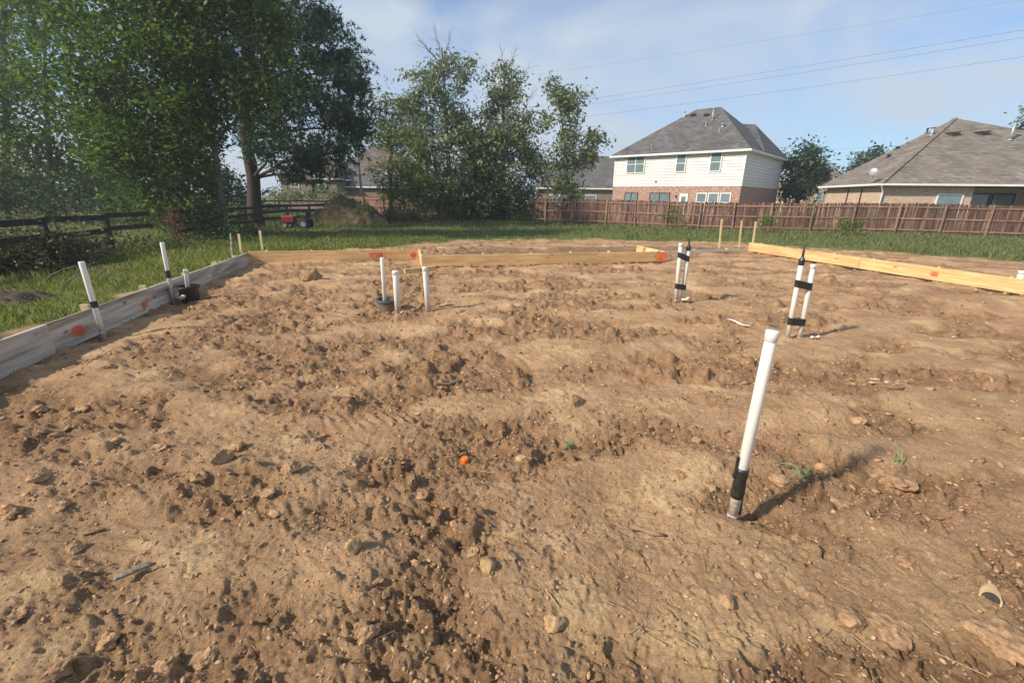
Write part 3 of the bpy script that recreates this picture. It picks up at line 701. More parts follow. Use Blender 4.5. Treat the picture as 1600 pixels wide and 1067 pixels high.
# the three by the buried tub
D3 = G(622, 486).y
def single(b, t, r, label, cap, primer=False, group=None):
    root = empty('standpipe', b, 0, label, 'pipe', group); bpy.context.view_layer.update(); pipe_part(root, 'pipe', b, t, r, cap, primer); return root
single(R(602, 482, D3 + .12), R(597, 403, D3 + .12), .030, 'thin white pipe standing in the grey tub, tallest of three', False)
single(R(622, 488, D3), R(618, 424, D3), .046, 'thick white pipe with a ringed cap between two other pipes', True)
single(R(669, 484, D3 + .05), R(664, 418, D3 + .05), .040, 'capped white pipe beside the short wood offcut', True)
def tub(c, r, h, label, m, inner='black'):
    root = empty('plastic_tub', c, 0, label, 'tub'); bpy.context.view_layer.update(); c = Vector(c); n = 28
    k = [(r * .84, -.12), (r * .92, h * .5), (r, h * .86), (r * 1.09, h * .86), (r * 1.09, h), (r * .96, h), (r * .9, h * .5), (r * .85, h * .1), (0.001, h * .1)]
    mb = MB()
    for (q, z) in k:
        for j in range(n): mb.v.append((q * math.cos(6.2832 * j / n), q * math.sin(6.2832 * j / n), z))
    for i in range(len(k) - 1):
        for j in range(n): mb.f.append((i * n + j, i * n + (j + 1) % n, (i + 1) * n + (j + 1) % n, (i + 1) * n + j))
    mb.build('tub_wall', m, root)
    rim = MB().tube([(r * 1.06 * math.cos(6.2832 * j / 24), r * 1.06 * math.sin(6.2832 * j / 24), h * .9) for j in range(25)], .012, 6, False); rim.build('rim', m, root, True)
    return root
c = R(607, 482, D3 + .22); c.z = hm(c.x, c.y) - .10
tub(c, .16, .25, 'small grey plastic tub half buried among three white pipes', 'greyplastic')
# left row
D4 = G(160, 522).y
b, t = R(161, 522, D4), R(127, 409, D4)
root = empty('standpipe', b, 0, 'tall white pipe with one black tape band leaning by the grey form board', 'pipe'); bpy.context.view_layer.update()
pipe_part(root, 'pipe', b, t, .030, False, True); e = t - b; tape(root, b + e * .38, b + e * .47, .032, 8)
D5 = G(272, 464).y
b, t = R(270, 464, D5), R(253, 379, D5)
root = empty('standpipe', b, 0, 'slim white pipe with black tape beside the black tub', 'pipe'); bpy.context.view_layer.update()
pipe_part(root, 'pipe', b, t, .030, False, True); e = t - b; tape(root, b + e * .36, b + e * .50, .032, 9)
o = elbow('pipe_elbow', R(282, 462, D5 - .1), (1, -.2, 0), .030, 'short white elbow lying between the slim pipe and the black tub')
c = R(297, 462, D5 + .15); c.z = hm(c.x, c.y) - .04
tub(c, .15, .26, 'black plastic tub half sunk in dirt by the grey form board', 'black')
single(R(295, 458, D5 + .15), R(290, 422, D5 + .15), .034, 'short white pipe stub rising out of the black tub', True)
p = R(1594, 442, 8.9); single(Vector((p.x, p.y, -.1)), R(1597, 424, 8.9), .055, 'capped white pipe top showing behind the yellow boards', True)

# ------------------------------------------------------------------ small things on the dirt
def at_ground(px, py):
    p = G(px, py)
    for _ in range(4): p = G(px, py, hz(p.x, p.y))
    return p
p = at_ground(726, 720)
root = empty('test_cap', p, .4, 'small orange plastic cap lying on the bare dirt', 'cap'); bpy.context.view_layer.update()
MB().tube([(0, 0, -.02), (0, 0, .020), (0, 0, .026)], [.024, .024, .021], 18).build('cap_body', 'cap', root)
for k in range(10):
    a = k * .628; MB().box((.0245 * math.cos(a), .0245 * math.sin(a), .006), (.004, .004, .026), Matrix.Rotation(a, 3, 'Z')).build('grip_rib', 'cap', root)
p = at_ground(1547, 936)
root = empty('buried_pipe', p, 0, 'open end of a dusty pipe sticking out of the dirt', 'pipe'); bpy.context.view_layer.update()
ax = ((Vector((0, 0, EYE)) - p).normalized() + Vector((-.15, -.25, -.10))).normalized(); q = p + Vector((.0, .0, .004))
def ring_tube(a, b, r0, r1, n=20):
    mb = MB(); e = (b - a).normalized(); u = e.cross(Vector((0, 0, 1))).normalized(); v = e.cross(u)
    prof = [(a, r0), (b, r0), (b, r1), (a + e * .02, r1), (a + e * .019, .0005)]
    for (c_, r_) in prof:
        for j in range(n): t = 6.28318 * j / n; mb.v.append(tuple(c_ + (u * math.cos(t) + v * math.sin(t)) * r_))
    for i in range(len(prof) - 1):
        for j in range(n): mb.f.append((i * n + j, i * n + (j + 1) % n, (i + 1) * n + (j + 1) % n, (i + 1) * n + j))
    return mb
rel(MB().tube([q - ax * .04, q + ax * .004], .0295, 18).build('bore_shade_plug', 'black'), root)  # black plug just inside the mouth, painted shade for the deep open bore
rel(ring_tube(q - ax * .30, q + ax * .020, .036, .030).build('pipe_wall', 'pvc_dirty', smooth=True), root)
p = at_ground(212, 897); d = (at_ground(240, 884) - at_ground(184, 910)); d.z = 0; d.normalize()
mb = MB()
for k, (s, wd, zz) in enumerate([(-.075, .012, 0), (-.06, .018, .006), (0, .015, .012), (.05, .012, .016), (.078, .006, .012)]):
    n_ = Vector((-d.y, d.x, 0)); c_ = p + d * s
    for j in range(8): t = 6.283 * j / 8; v_ = c_ + n_ * wd * math.cos(t) + Vector((0, 0, .012 + zz + wd * .7 * math.sin(t))); mb.v.append(tuple(v_))
for i in range(4):
    for j in range(8): mb.f.append((i * 8 + j, i * 8 + (j + 1) % 8, (i + 1) * 8 + (j + 1) % 8, (i + 1) * 8 + j))
mb.f.append(tuple(range(8))[::-1]); mb.f.append(tuple(range(32, 40)))
o = mb.build('flattened_tube', 'dull_tube', smooth=True); tag(o, 'crumpled grey tube lying on the dirt near pale straw', 'tube')
def strip(a, b, wd, m, name, label, cat, lift=.012, bow=.0):
    mb = MB(); d = (b - a); n_ = Vector((-d.y, d.x, 0)).normalized(); k = 8
    for i in range(k + 1):
        t = i / k; c_ = a.lerp(b, t) + n_ * bow * math.sin(t * 3.14) + Vector((0, 0, lift + .01 * math.sin(t * 7)))
        ww = wd * (.35 + .65 * math.sin(.25 + t * 2.6))
        mb.v += [tuple(c_ - n_ * ww / 2), tuple(c_ + n_ * ww / 2), tuple(c_ + n_ * ww * .4 + Vector((0, 0, .006))), tuple(c_ - n_ * ww * .4 + Vector((0, 0, .006)))]
    for i in range(k):
        for j in range(4): mb.f.append((4 * i + j, 4 * i + (j + 1) % 4, 4 * i + 4 + (j + 1) % 4, 4 * i + 4 + j))
    mb.f.append((3, 2, 1, 0)); mb.f.append((4 * k, 4 * k + 1, 4 * k + 2, 4 * k + 3))
    return tag(mb.build(name, m), label, cat)
strip(at_ground(1136, 502), at_ground(1171, 513), .05, 'pvc_clean', 'plastic_strip', 'white plastic strip lying between the two taped pipe pairs', 'strip', .03)
strip(at_ground(1266, 531), at_ground(1279, 529), .045, 'pvc_clean', 'plastic_scrap', 'tiny white scrap at the foot of the taped pipes', 'scrap', .03)
strip(at_ground(1354, 603), at_ground(1386, 601), .05, 'pale_wood', 'wood_splinter', 'pale pink wood splinter on the dirt past the tallest pipe', 'splinter', .025)
def wisp(px, py, n, ln, label, seed, flat=False):
    r_ = random.Random(seed); p = at_ground(px, py); mb = MB()
    for k in range(n):
        a = r_.random() * 6.28; l = ln * (.6 + .6 * r_.random()); q = p + Vector((r_.uniform(-.02, .02), r_.uniform(-.02, .02), .0)); pts = []
        for i in range(6):
            t = i / 5
            if flat: pts.append(q + Vector((l * t * (1 if k % 2 else -1), .12 * math.sin(a) * t, .02 + .05 * math.sin(t * 3) * (.5 + .5 * r_.random()))))
            else: pts.append(q + Vector((math.cos(a) * l * .35 * t * t, math.sin(a) * l * .35 * t * t, l * t * (1 - .25 * t))))
        mb.tube(pts, [.005, .0045, .004, .0035, .003, .001], 5)
    return tag(mb.build('grass_sprig', 'sprig'), label, 'sprig')
wisp(1404, 724, 3, .17, 'pale green grass sprig standing up by a large clod', 3)
wisp(1254, 748, 5, .10, 'pale green grass sprig lying flat beside the tallest pipe', 4, True)
wisp(1030 * .0 + 888, 700, 9, .07, 'small tuft of pale grass on the dirt near the orange cap', 6)

def lump(px, py, wpx, label, cat, m, seed, flat=.6, name='dirt_clod', group=None, sub=2, sink=.34, rough=.16):
    p = at_ground(px, py); s = wpx * math.hypot(p.y, EYE) / F_PX / 2; g = np.random.default_rng(seed)
    import bmesh
    bm = bmesh.new(); bmesh.ops.create_icosphere(bm, subdivisions=sub + 1, radius=1)
    ox = g.random(3) * 50; pl = g.normal(size=(11, 3)); pl /= np.linalg.norm(pl, axis=1)[:, None]; ph = .68 + .3 * g.random(11)
    for v in bm.verts:
        c = np.array(v.co)
        n1 = float(pn(np.array([c[0] * 1.1 + ox[0] + c[2]]), np.array([c[1] * 1.1 + ox[1] - c[2]]), 90)[0]); n2 = float(pn(np.array([c[0] * 3 + ox[1] + c[2] * 2]), np.array([c[1] * 3 + ox[2] + c[2]]), 91)[0])
        k = min(1.0 / max(float(c @ q_) / h_, 1e-3) if float(c @ q_) > 0 else 9 for q_, h_ in zip(pl, ph))
        k = min(k, 1.25) * (1 + rough * .8 * n1 + rough * .7 * n2)
        n3 = float(pn(np.array([c[0] * 7 + ox[2] + c[2] * 5]), np.array([c[1] * 7 + ox[0] - c[2] * 4]), 92)[0]); k *= 1 + .10 * n3
        v.co = Vector((c[0] * k, c[1] * k * .85, max(c[2], -.6) * k * flat)) * s
    me = bpy.data.meshes.new(name); bm.to_mesh(me); bm.free()
    o = link(me, name, m); o.location = p + Vector((0, 0, s * flat * (1 - 2 * sink))); o.rotation_euler = (0, 0, g.random() * 6.28)
    return tag(o, label, cat, group)
lump(1392, 756, 60, 'large flat topped brown clod beside a green sprig', 'clod', 'clod', 1, .5, sub=3, rough=.3)
lump(1562, 1000, 66, 'broad tan clod below the open end of the dusty pipe', 'clod', 'clod', 2, .34, sub=3, rough=.3)
lump(1398, 990, 48, 'wedge shaped tan clod in a dark patch of moist dirt', 'clod', 'clod', 3, .34, sub=3, rough=.3)
lump(1330, 972, 34, 'smaller tan clod just beside the wedge shaped clod', 'clod', 'clod', 4, .6)
lump(551, 860, 25, 'round orange tan stone among loose dark crumbs', 'stone', 'stone', 5, .85, 'round_stone', rough=.08)
lump(815, 720, 17, 'small pale stone on the dirt near the orange cap', 'stone', 'stone', 6, .7, 'pale_stone', rough=.1)
lump(868, 976, 28, 'pale angular stone lying alone on smooth dirt', 'stone', 'stone', 7, .5, 'pale_stone', rough=.25)
lump(763, 884, 26, 'pale rounded stone at the edge of a small heap of clods', 'stone', 'stone', 8, .7, 'pale_stone', rough=.1)
lump(898, 632, 24, 'upright tan clod casting a shadow in the middle of the pad', 'clod', 'clod', 9, .9)
lump(487, 436, 27, 'grey brown block of clay near the tan board with orange marks', 'clod', 'clod', 10, .8)
lump(120, 860, 24, 'light tan clod half buried below the dark grooves', 'clod', 'clod', 11, .7)
lump(455, 736, 26, 'tan clod on the slope of the loose mound', 'clod', 'clod', 12, .7)
lump(1222, 752, 30, 'brown clod tucked behind the foot of the tallest pipe', 'clod', 'clod', 13, .5)
lump(1135, 940, 22, 'dark clod standing at the edge of a smooth tan patch', 'clod', 'clod', 14, .9)
GR = 'brown clods scattered over the pad'
_cl = [(792, 868, 30), (740, 860, 26), (712, 822, 26), (780, 850, 24), (575, 990, 34), (660, 775, 24), (420, 770, 30), (345, 720, 40), (310, 745, 36), (390, 800, 30), (430, 800, 26),
       (60, 745, 34), (95, 790, 30), (150, 730, 34), (20, 800, 40), (1290, 735, 34), (1310, 790, 40), (1340, 660, 30), (1290, 660, 34), (1420, 880, 34), (1460, 870, 28), (1480, 900, 30), (1250, 842, 24),
       (1060, 740, 28), (1090, 690, 24), (980, 690, 26), (1000, 640, 24), (930, 660, 20), (640, 690, 26), (600, 720, 30), (590, 905, 22), (560, 930, 24), (600, 930, 20), (700, 935, 24), (735, 930, 20), (650, 880, 18), (500, 700, 24),
       (370, 700, 32), (210, 560, 28), (170, 575, 24), (350, 545, 22), (720, 488, 18), (745, 495, 16), (560, 490, 16), (1290, 560, 18), (1180, 560, 16), (1400, 480, 18), (1500, 480, 20), (1440, 520, 16), (1140, 620, 24), (1170, 660, 22),
       (1080, 800, 26), (1110, 760, 26), (250, 700, 28), (180, 690, 26), (130, 640, 26), (60, 640, 28), (560, 610, 20), (760, 620, 18), (300, 900, 24), (30, 960, 30), (170, 1000, 36), (260, 1040, 40), (320, 1030, 34), (90, 1050, 40), (1190, 900, 22), (1040, 905, 18)]
for k, (a, b_, c_) in enumerate(_cl):
    lump(a, b_, c_ * .72, 'rough brown clod of dried earth lying on the churned pad', 'clod', 'clod', 100 + k, .40 + .35 * ((k * 37) % 10) / 10, group=GR, sub=2, rough=.38, sink=.45)
def rootstick(pts, r, label, seed):
    P = [at_ground(*q) + Vector((0, 0, r * .8)) for q in pts]
    return tag(MB().tube(P, [r * (1 - .5 * i / len(P)) for i in range(len(P))], 7).build('root_piece', 'root', smooth=True), label, 'root')
rootstick([(984, 826), (1000, 829), (1020, 836), (1040, 840)], .016, 'splintered reddish root lying in a rut beside smooth dirt', 1)
rootstick([(680, 602), (700, 603), (722, 597)], .018, 'dark stick lying across tread marks in the middle of the pad', 2)
rootstick([(1322, 636), (1340, 645), (1354, 657)], .010, 'thin broken twig on the dirt beyond the tallest pipe', 3)
rootstick([(130, 836), (150, 832), (166, 828)], .010, 'thin dark twig lying beside the pale smooth groove', 4)
rootstick([(1386, 606), (1400, 609), (1413, 608)], .014, 'dark root touching the pale pink splinter', 5)

# ------------------------------------------------------------------ trees and shrubs
def leaf_mesh(P, size, seed, droop=.3, aspect=.5, flat=.6):
    g = np.random.default_rng(seed); n = len(P)
    d = g.normal(size=(n, 3)); d[:, 2] = d[:, 2] * .6 - droop; d /= np.linalg.norm(d, axis=1)[:, None]
    nn = g.normal(size=(n, 3)); nn[:, 2] = np.abs(nn[:, 2]) + flat
    s = np.cross(nn, d); s /= np.linalg.norm(s, axis=1)[:, None] + 1e-9; up = np.cross(d, s)
    L_ = size * (.45 + 1.05 * g.random(n) ** 1.4)[:, None]; W_ = L_ * aspect * .5
    a = P; b = P + d * L_ * .45 + s * W_ + up * L_ * .06; c = P + d * L_; e = P + d * L_ * .45 - s * W_ + up * L_ * .06
    V = np.stack([a, b, c, e], 1).reshape(-1, 3); Q = np.array([[0, 1, 2, 3]]) + 4 * np.arange(n)[:, None]
    return V, Q
def needle_mesh(P, size, seed, per=9):
    g = np.random.default_rng(seed); n = len(P) * per
    B = np.repeat(P, per, 0); ax = np.repeat(g.normal(size=(len(P), 3)) + [0, 0, .25], per, 0)
    d = ax + g.normal(size=(n, 3)) * 1.1; d /= np.linalg.norm(d, axis=1)[:, None]
    s = np.cross(d, g.normal(size=(n, 3))); s /= np.linalg.norm(s, axis=1)[:, None]
    L_ = size * (.6 + .6 * g.random(n))[:, None]; W_ = size * .085
    V = np.stack([B - s * W_, B + s * W_, B + d * L_], 1).reshape(-1, 3); Q = np.array([[0, 1, 2]]) + 3 * np.arange(n)[:, None]
    return V, Q
def lobe_points(lobes, n, per, sig, seed):
    g = np.random.default_rng(seed); w = np.array([l[3] for l in lobes], float); w /= w.sum(); out = []
    for (c, rx, rz, wt), f in zip(lobes, w):
        k = max(3, int(n * f)); kc = max(2, k // 16); d = g.normal(size=(kc, 3)); d /= np.linalg.norm(d, axis=1)[:, None]
        rr = g.random(kc) ** .42 * (1 + .18 * g.normal(size=kc)); d *= rr[:, None]
        cr = .30 * min(rx, rz) * (.6 + .8 * g.random(kc)) + .12
        w_ = g.integers(0, kc, k); o3 = g.normal(size=(k, 3)) * np.array([.75, .75, .5])
        d[:, 0] *= rx; d[:, 1] *= rx; d[:, 2] *= rz
        d = d[w_] + o3 * cr[w_][:, None]
        out.append(d + np.array(c))
    tips = np.vstack(out)
    # thin out by a coarse noise so that gaps open
    q = pn(tips[:, 0] * .9 + tips[:, 1] * .5, tips[:, 2] * .9 - tips[:, 1] * .4, 95)
    tips = tips[q > -.42]
    P = np.repeat(tips, per, 0) + g.normal(size=(len(tips) * per, 3)) * sig * np.array([1, 1, .8])
    return tips, P
def limb(mb, a, b, r0, r1, seed, n=5, wob=.10):
    r_ = random.Random(seed); a, b = Vector(a), Vector(b); ln = (b - a).length; pts = []
    for i in range(n + 1):
        t = i / n; q = a.lerp(b, t); k = wob * ln * math.sin(t * 3.1416)
        pts.append(q + Vector((r_.uniform(-1, 1) * k * .6, r_.uniform(-1, 1) * k * .6, k * .6)))
    mb.tube(pts, [r0 + (r1 - r0) * i / n for i in range(n + 1)], 6, False); return pts
def tree(label, trunk, tr, lobes, leafmat, lsize, ntip, per, sig, seed, bark='bark', kind='leaf', name='tree', droop=.3, aspect=.5, group=None, bare=(), cat='tree', zbase=None):
    trunk = [Vector(p) for p in trunk]; base = trunk[0].copy()
    root = empty(name, base, 0, label, cat, group); bpy.context.view_layer.update()
    o_ = -base
    tb = MB(); n = len(trunk)
    tb.tube([p + o_ for p in trunk], [tr * (1.35 if i == 0 else 1 - .75 * i / (n - 1)) for i in range(n)], 10, False)
    tb.build('trunk', bark, root, True)
    r_ = random.Random(seed); lb = MB()
    for (c, rx, rz, wt) in lobes:
        c = Vector(c); best = min(trunk[1:], key=lambda p: (p - c).length + max(0, p.z - c.z) * 2)
        k = trunk.index(best); r0 = min(tr * (1 - .75 * k / (n - 1)) * .6, .10)
        if (best - c).length > .4:
            pts = limb(lb, best + o_, c + o_, max(r0, .03), .025, r_.random())
        for j in range(7):
            v = Vector((r_.gauss(0, 1), r_.gauss(0, 1), r_.gauss(0, 1))).normalized(); e = c + Vector((v.x * rx, v.y * rx, v.z * rz)) * .9
            limb(lb, c + o_, e + o_, .03, .008, r_.random(), 3)
    for (a, b, r0) in bare:
        a, b = Vector(a), Vector(b); pts = limb(lb, a + o_, b + o_, r0, .010, r_.random(), 6, .08); ln = (b - a).length
        for q in pts[2:]:
            for _ in range(2):
                e = q + (b - a).normalized() * ln * .28 + Vector((r_.gauss(0, 1), r_.gauss(0, 1), r_.gauss(0, .6))) * ln * .14
                limb(lb, q, e, r0 * .35, .006, r_.random(), 3)
    if lb.v: lb.build('limbs', bark, root, True)
    tips, P = lobe_points([((l[0][0] - base.x, l[0][1] - base.y, l[0][2] - base.z), l[1], l[2], l[3]) for l in lobes], ntip, per, sig, seed)
    if zbase is not None: P = P[P[:, 2] > zbase]
    V, Q = needle_mesh(P, lsize, seed) if kind == 'needle' else leaf_mesh(P, lsize, seed, droop, aspect)
    link(np_mesh('crown', V, Q), 'crown', leafmat, root)
    return root
def LB(px, py, D, rpx, rpy=None, wt=None, dd=0):
    D2_ = D + dd; c = R(px, py, D2_); k = D2_ / 705.0; rpy = rpy or rpx
    return ((c.x, c.y, c.z), rpx * k, rpy * k, wt or rpx * rpy)
def TP(px, py, D, base=False):
    p = R(px, py, D)
    if base: p.z = hm(p.x, p.y) - .1
    return p
# tall pine
Dp = 27.
tree('tall dark pine with a thick trunk beside the red tractor', [TP(400, 360, Dp, True), TP(398, 330, Dp), TP(396, 280, Dp), TP(384, 220, Dp), TP(380, 150, Dp), TP(385, 60, Dp), TP(390, -40, Dp), TP(392, -150, Dp)], .44,
     [LB(500, 150, Dp, 62, 40), LB(540, 115, Dp, 36, 34, 1900), LB(548, 205, Dp, 26, 40, 1900), LB(555, 130, Dp, 20, 20, 800), LB(515, 95, Dp, 36, 26, 1500), LB(530, 170, Dp, 40, 30, 1800), LB(505, 60, Dp, 26, 24, 1000), LB(520, 240, Dp, 32, 24, 1200), LB(470, 275, Dp, 36, 18, 900), LB(470, 215, Dp, 60, 45), LB(500, 255, Dp, 40, 30), LB(440, 235, Dp, 36, 28, dd=-2), LB(440, 120, Dp, 60, 45, dd=1), LB(470, 60, Dp, 58, 36), LB(490, 30, Dp, 36, 32),
      LB(400, 30, Dp, 70, 45), LB(330, 100, Dp, 60, 50, dd=1), LB(440, -40, Dp, 60, 45), LB(360, -60, Dp, 60, 45), LB(395, -130, Dp, 40, 50), LB(420, 175, Dp, 60, 40, dd=2), LB(300, 30, Dp, 60, 45, dd=2)],
     'needle', .30, 4600, 3, .24, 5, kind='needle', name='pine_tree')
# broadleaf on the fence line
Dt = 19.5
tree('leafy broadleaf tree with hanging branches on the dark rail fence line', [TP(350, 388, Dt, True), TP(352, 350, Dt), TP(345, 300, Dt), TP(335, 230, Dt), TP(318, 150, Dt), TP(300, 60, Dt), TP(290, -40, Dt), TP(285, -120, Dt)], .17,
     [LB(245, 250, Dt, 70, 56), LB(300, 265, Dt, 44, 40), LB(285, 315, Dt, 48, 34), LB(325, 325, Dt, 28, 30), LB(220, 310, Dt, 40, 25), LB(250, 160, Dt, 90, 60), LB(330, 180, Dt, 55, 50), LB(200, 80, Dt, 85, 60), LB(320, 80, Dt, 80, 60), LB(410, 110, Dt, 45, 50),
      LB(395, 170, Dt, 26, 30), LB(240, 0, Dt, 90, 60), LB(350, 0, Dt, 60, 50), LB(420, 30, Dt, 35, 40), LB(160, 160, Dt, 50, 50), LB(180, 240, Dt, 45, 45), LB(280, -80, Dt, 90, 50)],
     'leaf', .17, 5200, 11, .26, 6, 'bark_grey', name='broadleaf_tree', aspect=.62)
Dl = 29.
tree('spreading green tree standing in the pasture behind the dark rail fence', [TP(80, 352, Dl, True), TP(82, 320, Dl), TP(80, 280, Dl), TP(75, 200, Dl), TP(70, 100, Dl), TP(70, 20, Dl)], .22,
     [LB(60, 130, Dl, 85, 60), LB(20, 220, Dl, 60, 50), LB(110, 230, Dl, 70, 50), LB(40, 280, Dl, 55, 32), LB(150, 100, Dl, 70, 60), LB(-40, 150, Dl, 70, 70), LB(100, 40, Dl, 80, 55), LB(140, 290, Dl, 45, 28), LB(90, -30, Dl, 80, 50), LB(-30, 270, Dl, 50, 40), LB(180, 190, Dl, 50, 50)],
     'leaf', .24, 3200, 9, .40, 7, 'bark_grey', name='pasture_tree', aspect=.62)
tree('blue green pine rising behind the spreading pasture tree', [TP(10, 345, 42, True), TP(10, 200, 42), TP(5, 60, 42), TP(5, -80, 42)], .32,
     [LB(10, 30, 42, 45, 40), LB(-30, 80, 42, 50, 40), LB(30, -20, 42, 50, 35), LB(10, 130, 42, 50, 30), LB(-40, 0, 42, 50, 40)], 'needle', .45, 900, 3, .4, 8, kind='needle', name='pine_tree')
tree('dark tree filling the gap between pasture tree and fence line tree', [TP(215, 340, 46, True), TP(214, 260, 46), TP(215, 150, 46)], .25,
     [LB(190, 230, 46, 60, 50), LB(250, 260, 46, 50, 40), LB(280, 200, 46, 60, 50), LB(130, 280, 46, 40, 30), LB(330, 290, 46, 50, 30), LB(220, 290, 46, 60, 30), LB(300, 120, 46, 60, 60)], 'leaf_dark', .42, 1500, 8, .5, 9, aspect=.65, name='broadleaf_tree')
# the clump before the cedar fence
Dc = 38.
tree('tall vine covered tree with bare dead twigs at its top', [TP(705, 345, Dc, True), TP(704, 300, Dc), TP(700, 240, Dc), TP(695, 170, Dc), TP(693, 110, Dc), TP(690, 75, Dc)], .24,
     [LB(690, 105, Dc, 22, 26), LB(715, 120, Dc, 26, 18), LB(740, 105, Dc, 14, 10), LB(665, 140, Dc, 28, 22), LB(700, 160, Dc, 34, 28), LB(660, 190, Dc, 32, 30), LB(720, 200, Dc, 38, 34), LB(680, 235, Dc, 45, 36), LB(700, 280, Dc, 50, 36), LB(690, 318, Dc, 40, 26), LB(645, 160, Dc, 18, 20, 500), LB(738, 235, Dc, 36, 42, 2600), LB(748, 285, Dc, 40, 38, 2600), LB(640, 225, Dc, 26, 30), LB(725, 185, Dc, 26, 26), LB(650, 270, Dc, 30, 34)],
     'leaf_olive', .28, 3000, 8, .26, 12, 'bark_grey', name='vine_tree', droop=.7, bare=[(TP(690, 110, Dc), TP(655, 62, Dc), .04), (TP(690, 100, Dc), TP(680, 45, Dc), .04), (TP(695, 90, Dc), TP(703, 55, Dc), .03)])
tree('vine covered tree with thin bare tips growing close against its taller neighbour', [TP(790, 345, Dc + 1, True), TP(788, 300, Dc + 1), TP(786, 230, Dc + 1), TP(787, 160, Dc + 1), TP(788, 105, Dc + 1)], .22,
     [LB(788, 118, Dc, 20, 22, dd=1), LB(785, 150, Dc, 28, 24, dd=1), LB(800, 185, Dc, 32, 28, dd=1), LB(765, 195, Dc, 26, 24, dd=1), LB(770, 240, Dc, 34, 34, dd=1), LB(815, 215, Dc, 28, 24, dd=1), LB(780, 235, Dc, 42, 36, dd=1), LB(800, 275, Dc, 42, 34, dd=1), LB(760, 300, Dc, 36, 36, dd=1), LB(815, 305, Dc, 28, 26, dd=1), LB(822, 245, Dc, 24, 26, dd=1), LB(830, 275, Dc, 20, 24, dd=1), ],
     'leaf_olive', .28, 2600, 8, .26, 13, 'bark_grey', name='vine_tree', droop=.7, bare=[(TP(790, 120, Dc + 1), TP(782, 78, Dc + 1), .03), (TP(790, 120, Dc + 1), TP(806, 80, Dc + 1), .03), (TP(800, 150, Dc + 1), TP(825, 108, Dc + 1), .025), (TP(810, 190, Dc + 1), TP(833, 145, Dc + 1), .025)])
tree('rounded green tree partly covering the utility pole', [TP(610, 340, Dc + 2, True), TP(610, 290, Dc + 2), TP(612, 230, Dc + 2), TP(612, 180, Dc + 2)], .18,
     [LB(595, 175, Dc, 24, 26, dd=2), LB(578, 200, Dc, 24, 18, dd=2), LB(638, 180, Dc, 24, 24, dd=2), LB(610, 210, Dc, 36, 24, dd=2), LB(640, 225, Dc, 34, 28, dd=2), LB(650, 270, Dc, 32, 30, dd=2), LB(560, 212, Dc, 16, 10, dd=2), LB(655, 305, Dc, 26, 24, dd=2)],
     'leaf_olive', .28, 1200, 8, .26, 14, name='broadleaf_tree')
tree('low yellow green bushy tree beside the dirt heap', [TP(612, 345, Dc - 1, True), TP(612, 310, Dc - 1), TP(610, 280, Dc - 1)], .10,
     [LB(605, 270, Dc, 24, 20, dd=-1), LB(620, 295, Dc, 28, 22, dd=-1), LB(600, 300, Dc, 18, 14, dd=-1), LB(630, 315, Dc, 22, 14, dd=-1)], 'leaf_vine', .2, 380, 9, .28, 15, name='bushy_tree')
tree('open crowned tree with airy top standing before the long grey roof', [TP(888, 345, Dc - 1, True), TP(888, 300, Dc - 1), TP(884, 240, Dc - 1), TP(878, 190, Dc - 1), TP(872, 150, Dc - 1)], .13,
     [LB(866, 140, Dc, 18, 16, dd=-1), LB(895, 150, Dc, 24, 20, dd=-1), LB(885, 180, Dc, 28, 16, dd=-1), LB(850, 185, Dc, 12, 12, dd=-1), LB(885, 212, Dc, 22, 12, dd=-1), LB(930, 215, Dc, 20, 14, dd=-1), LB(925, 240, Dc, 26, 18, dd=-1), LB(870, 245, Dc, 30, 22, dd=-1), LB(895, 275, Dc, 24, 18, dd=-1), LB(895, 310, Dc, 26, 20, dd=-1), LB(868, 290, Dc, 16, 14, dd=-1)],
     'leaf_olive', .30, 900, 8, .28, 16, 'bark_grey', name='open_tree', droop=.5)
tree('hanging curtain of bright vines at the foot of the tallest tree', [TP(655, 348, Dc - 2, True), TP(655, 320, Dc - 2), TP(657, 270, Dc - 2)], .08,
     [LB(660, 240, Dc, 22, 30, dd=-2), LB(655, 285, Dc, 26, 32, dd=-2), LB(690, 300, Dc, 26, 36, dd=-2), LB(720, 315, Dc, 24, 26, dd=-2), LB(665, 325, Dc, 24, 16, dd=-2)], 'leaf_vine', .2, 520, 9, .26, 17, name='vine_curtain', droop=1.2, cat='vine')
tree('dark undergrowth below the second vine covered tree by the cedar fence', [TP(800, 346, Dc - 1, True), TP(800, 325, Dc - 1), TP(800, 310, Dc - 1)], .06,
     [LB(770, 325, Dc, 34, 20), LB(815, 325, Dc, 34, 22), LB(745, 330, Dc, 30, 18), LB(850, 328, Dc, 26, 16)], 'leaf_dark', .2, 420, 9, .28, 18, name='shrub', cat='shrub')
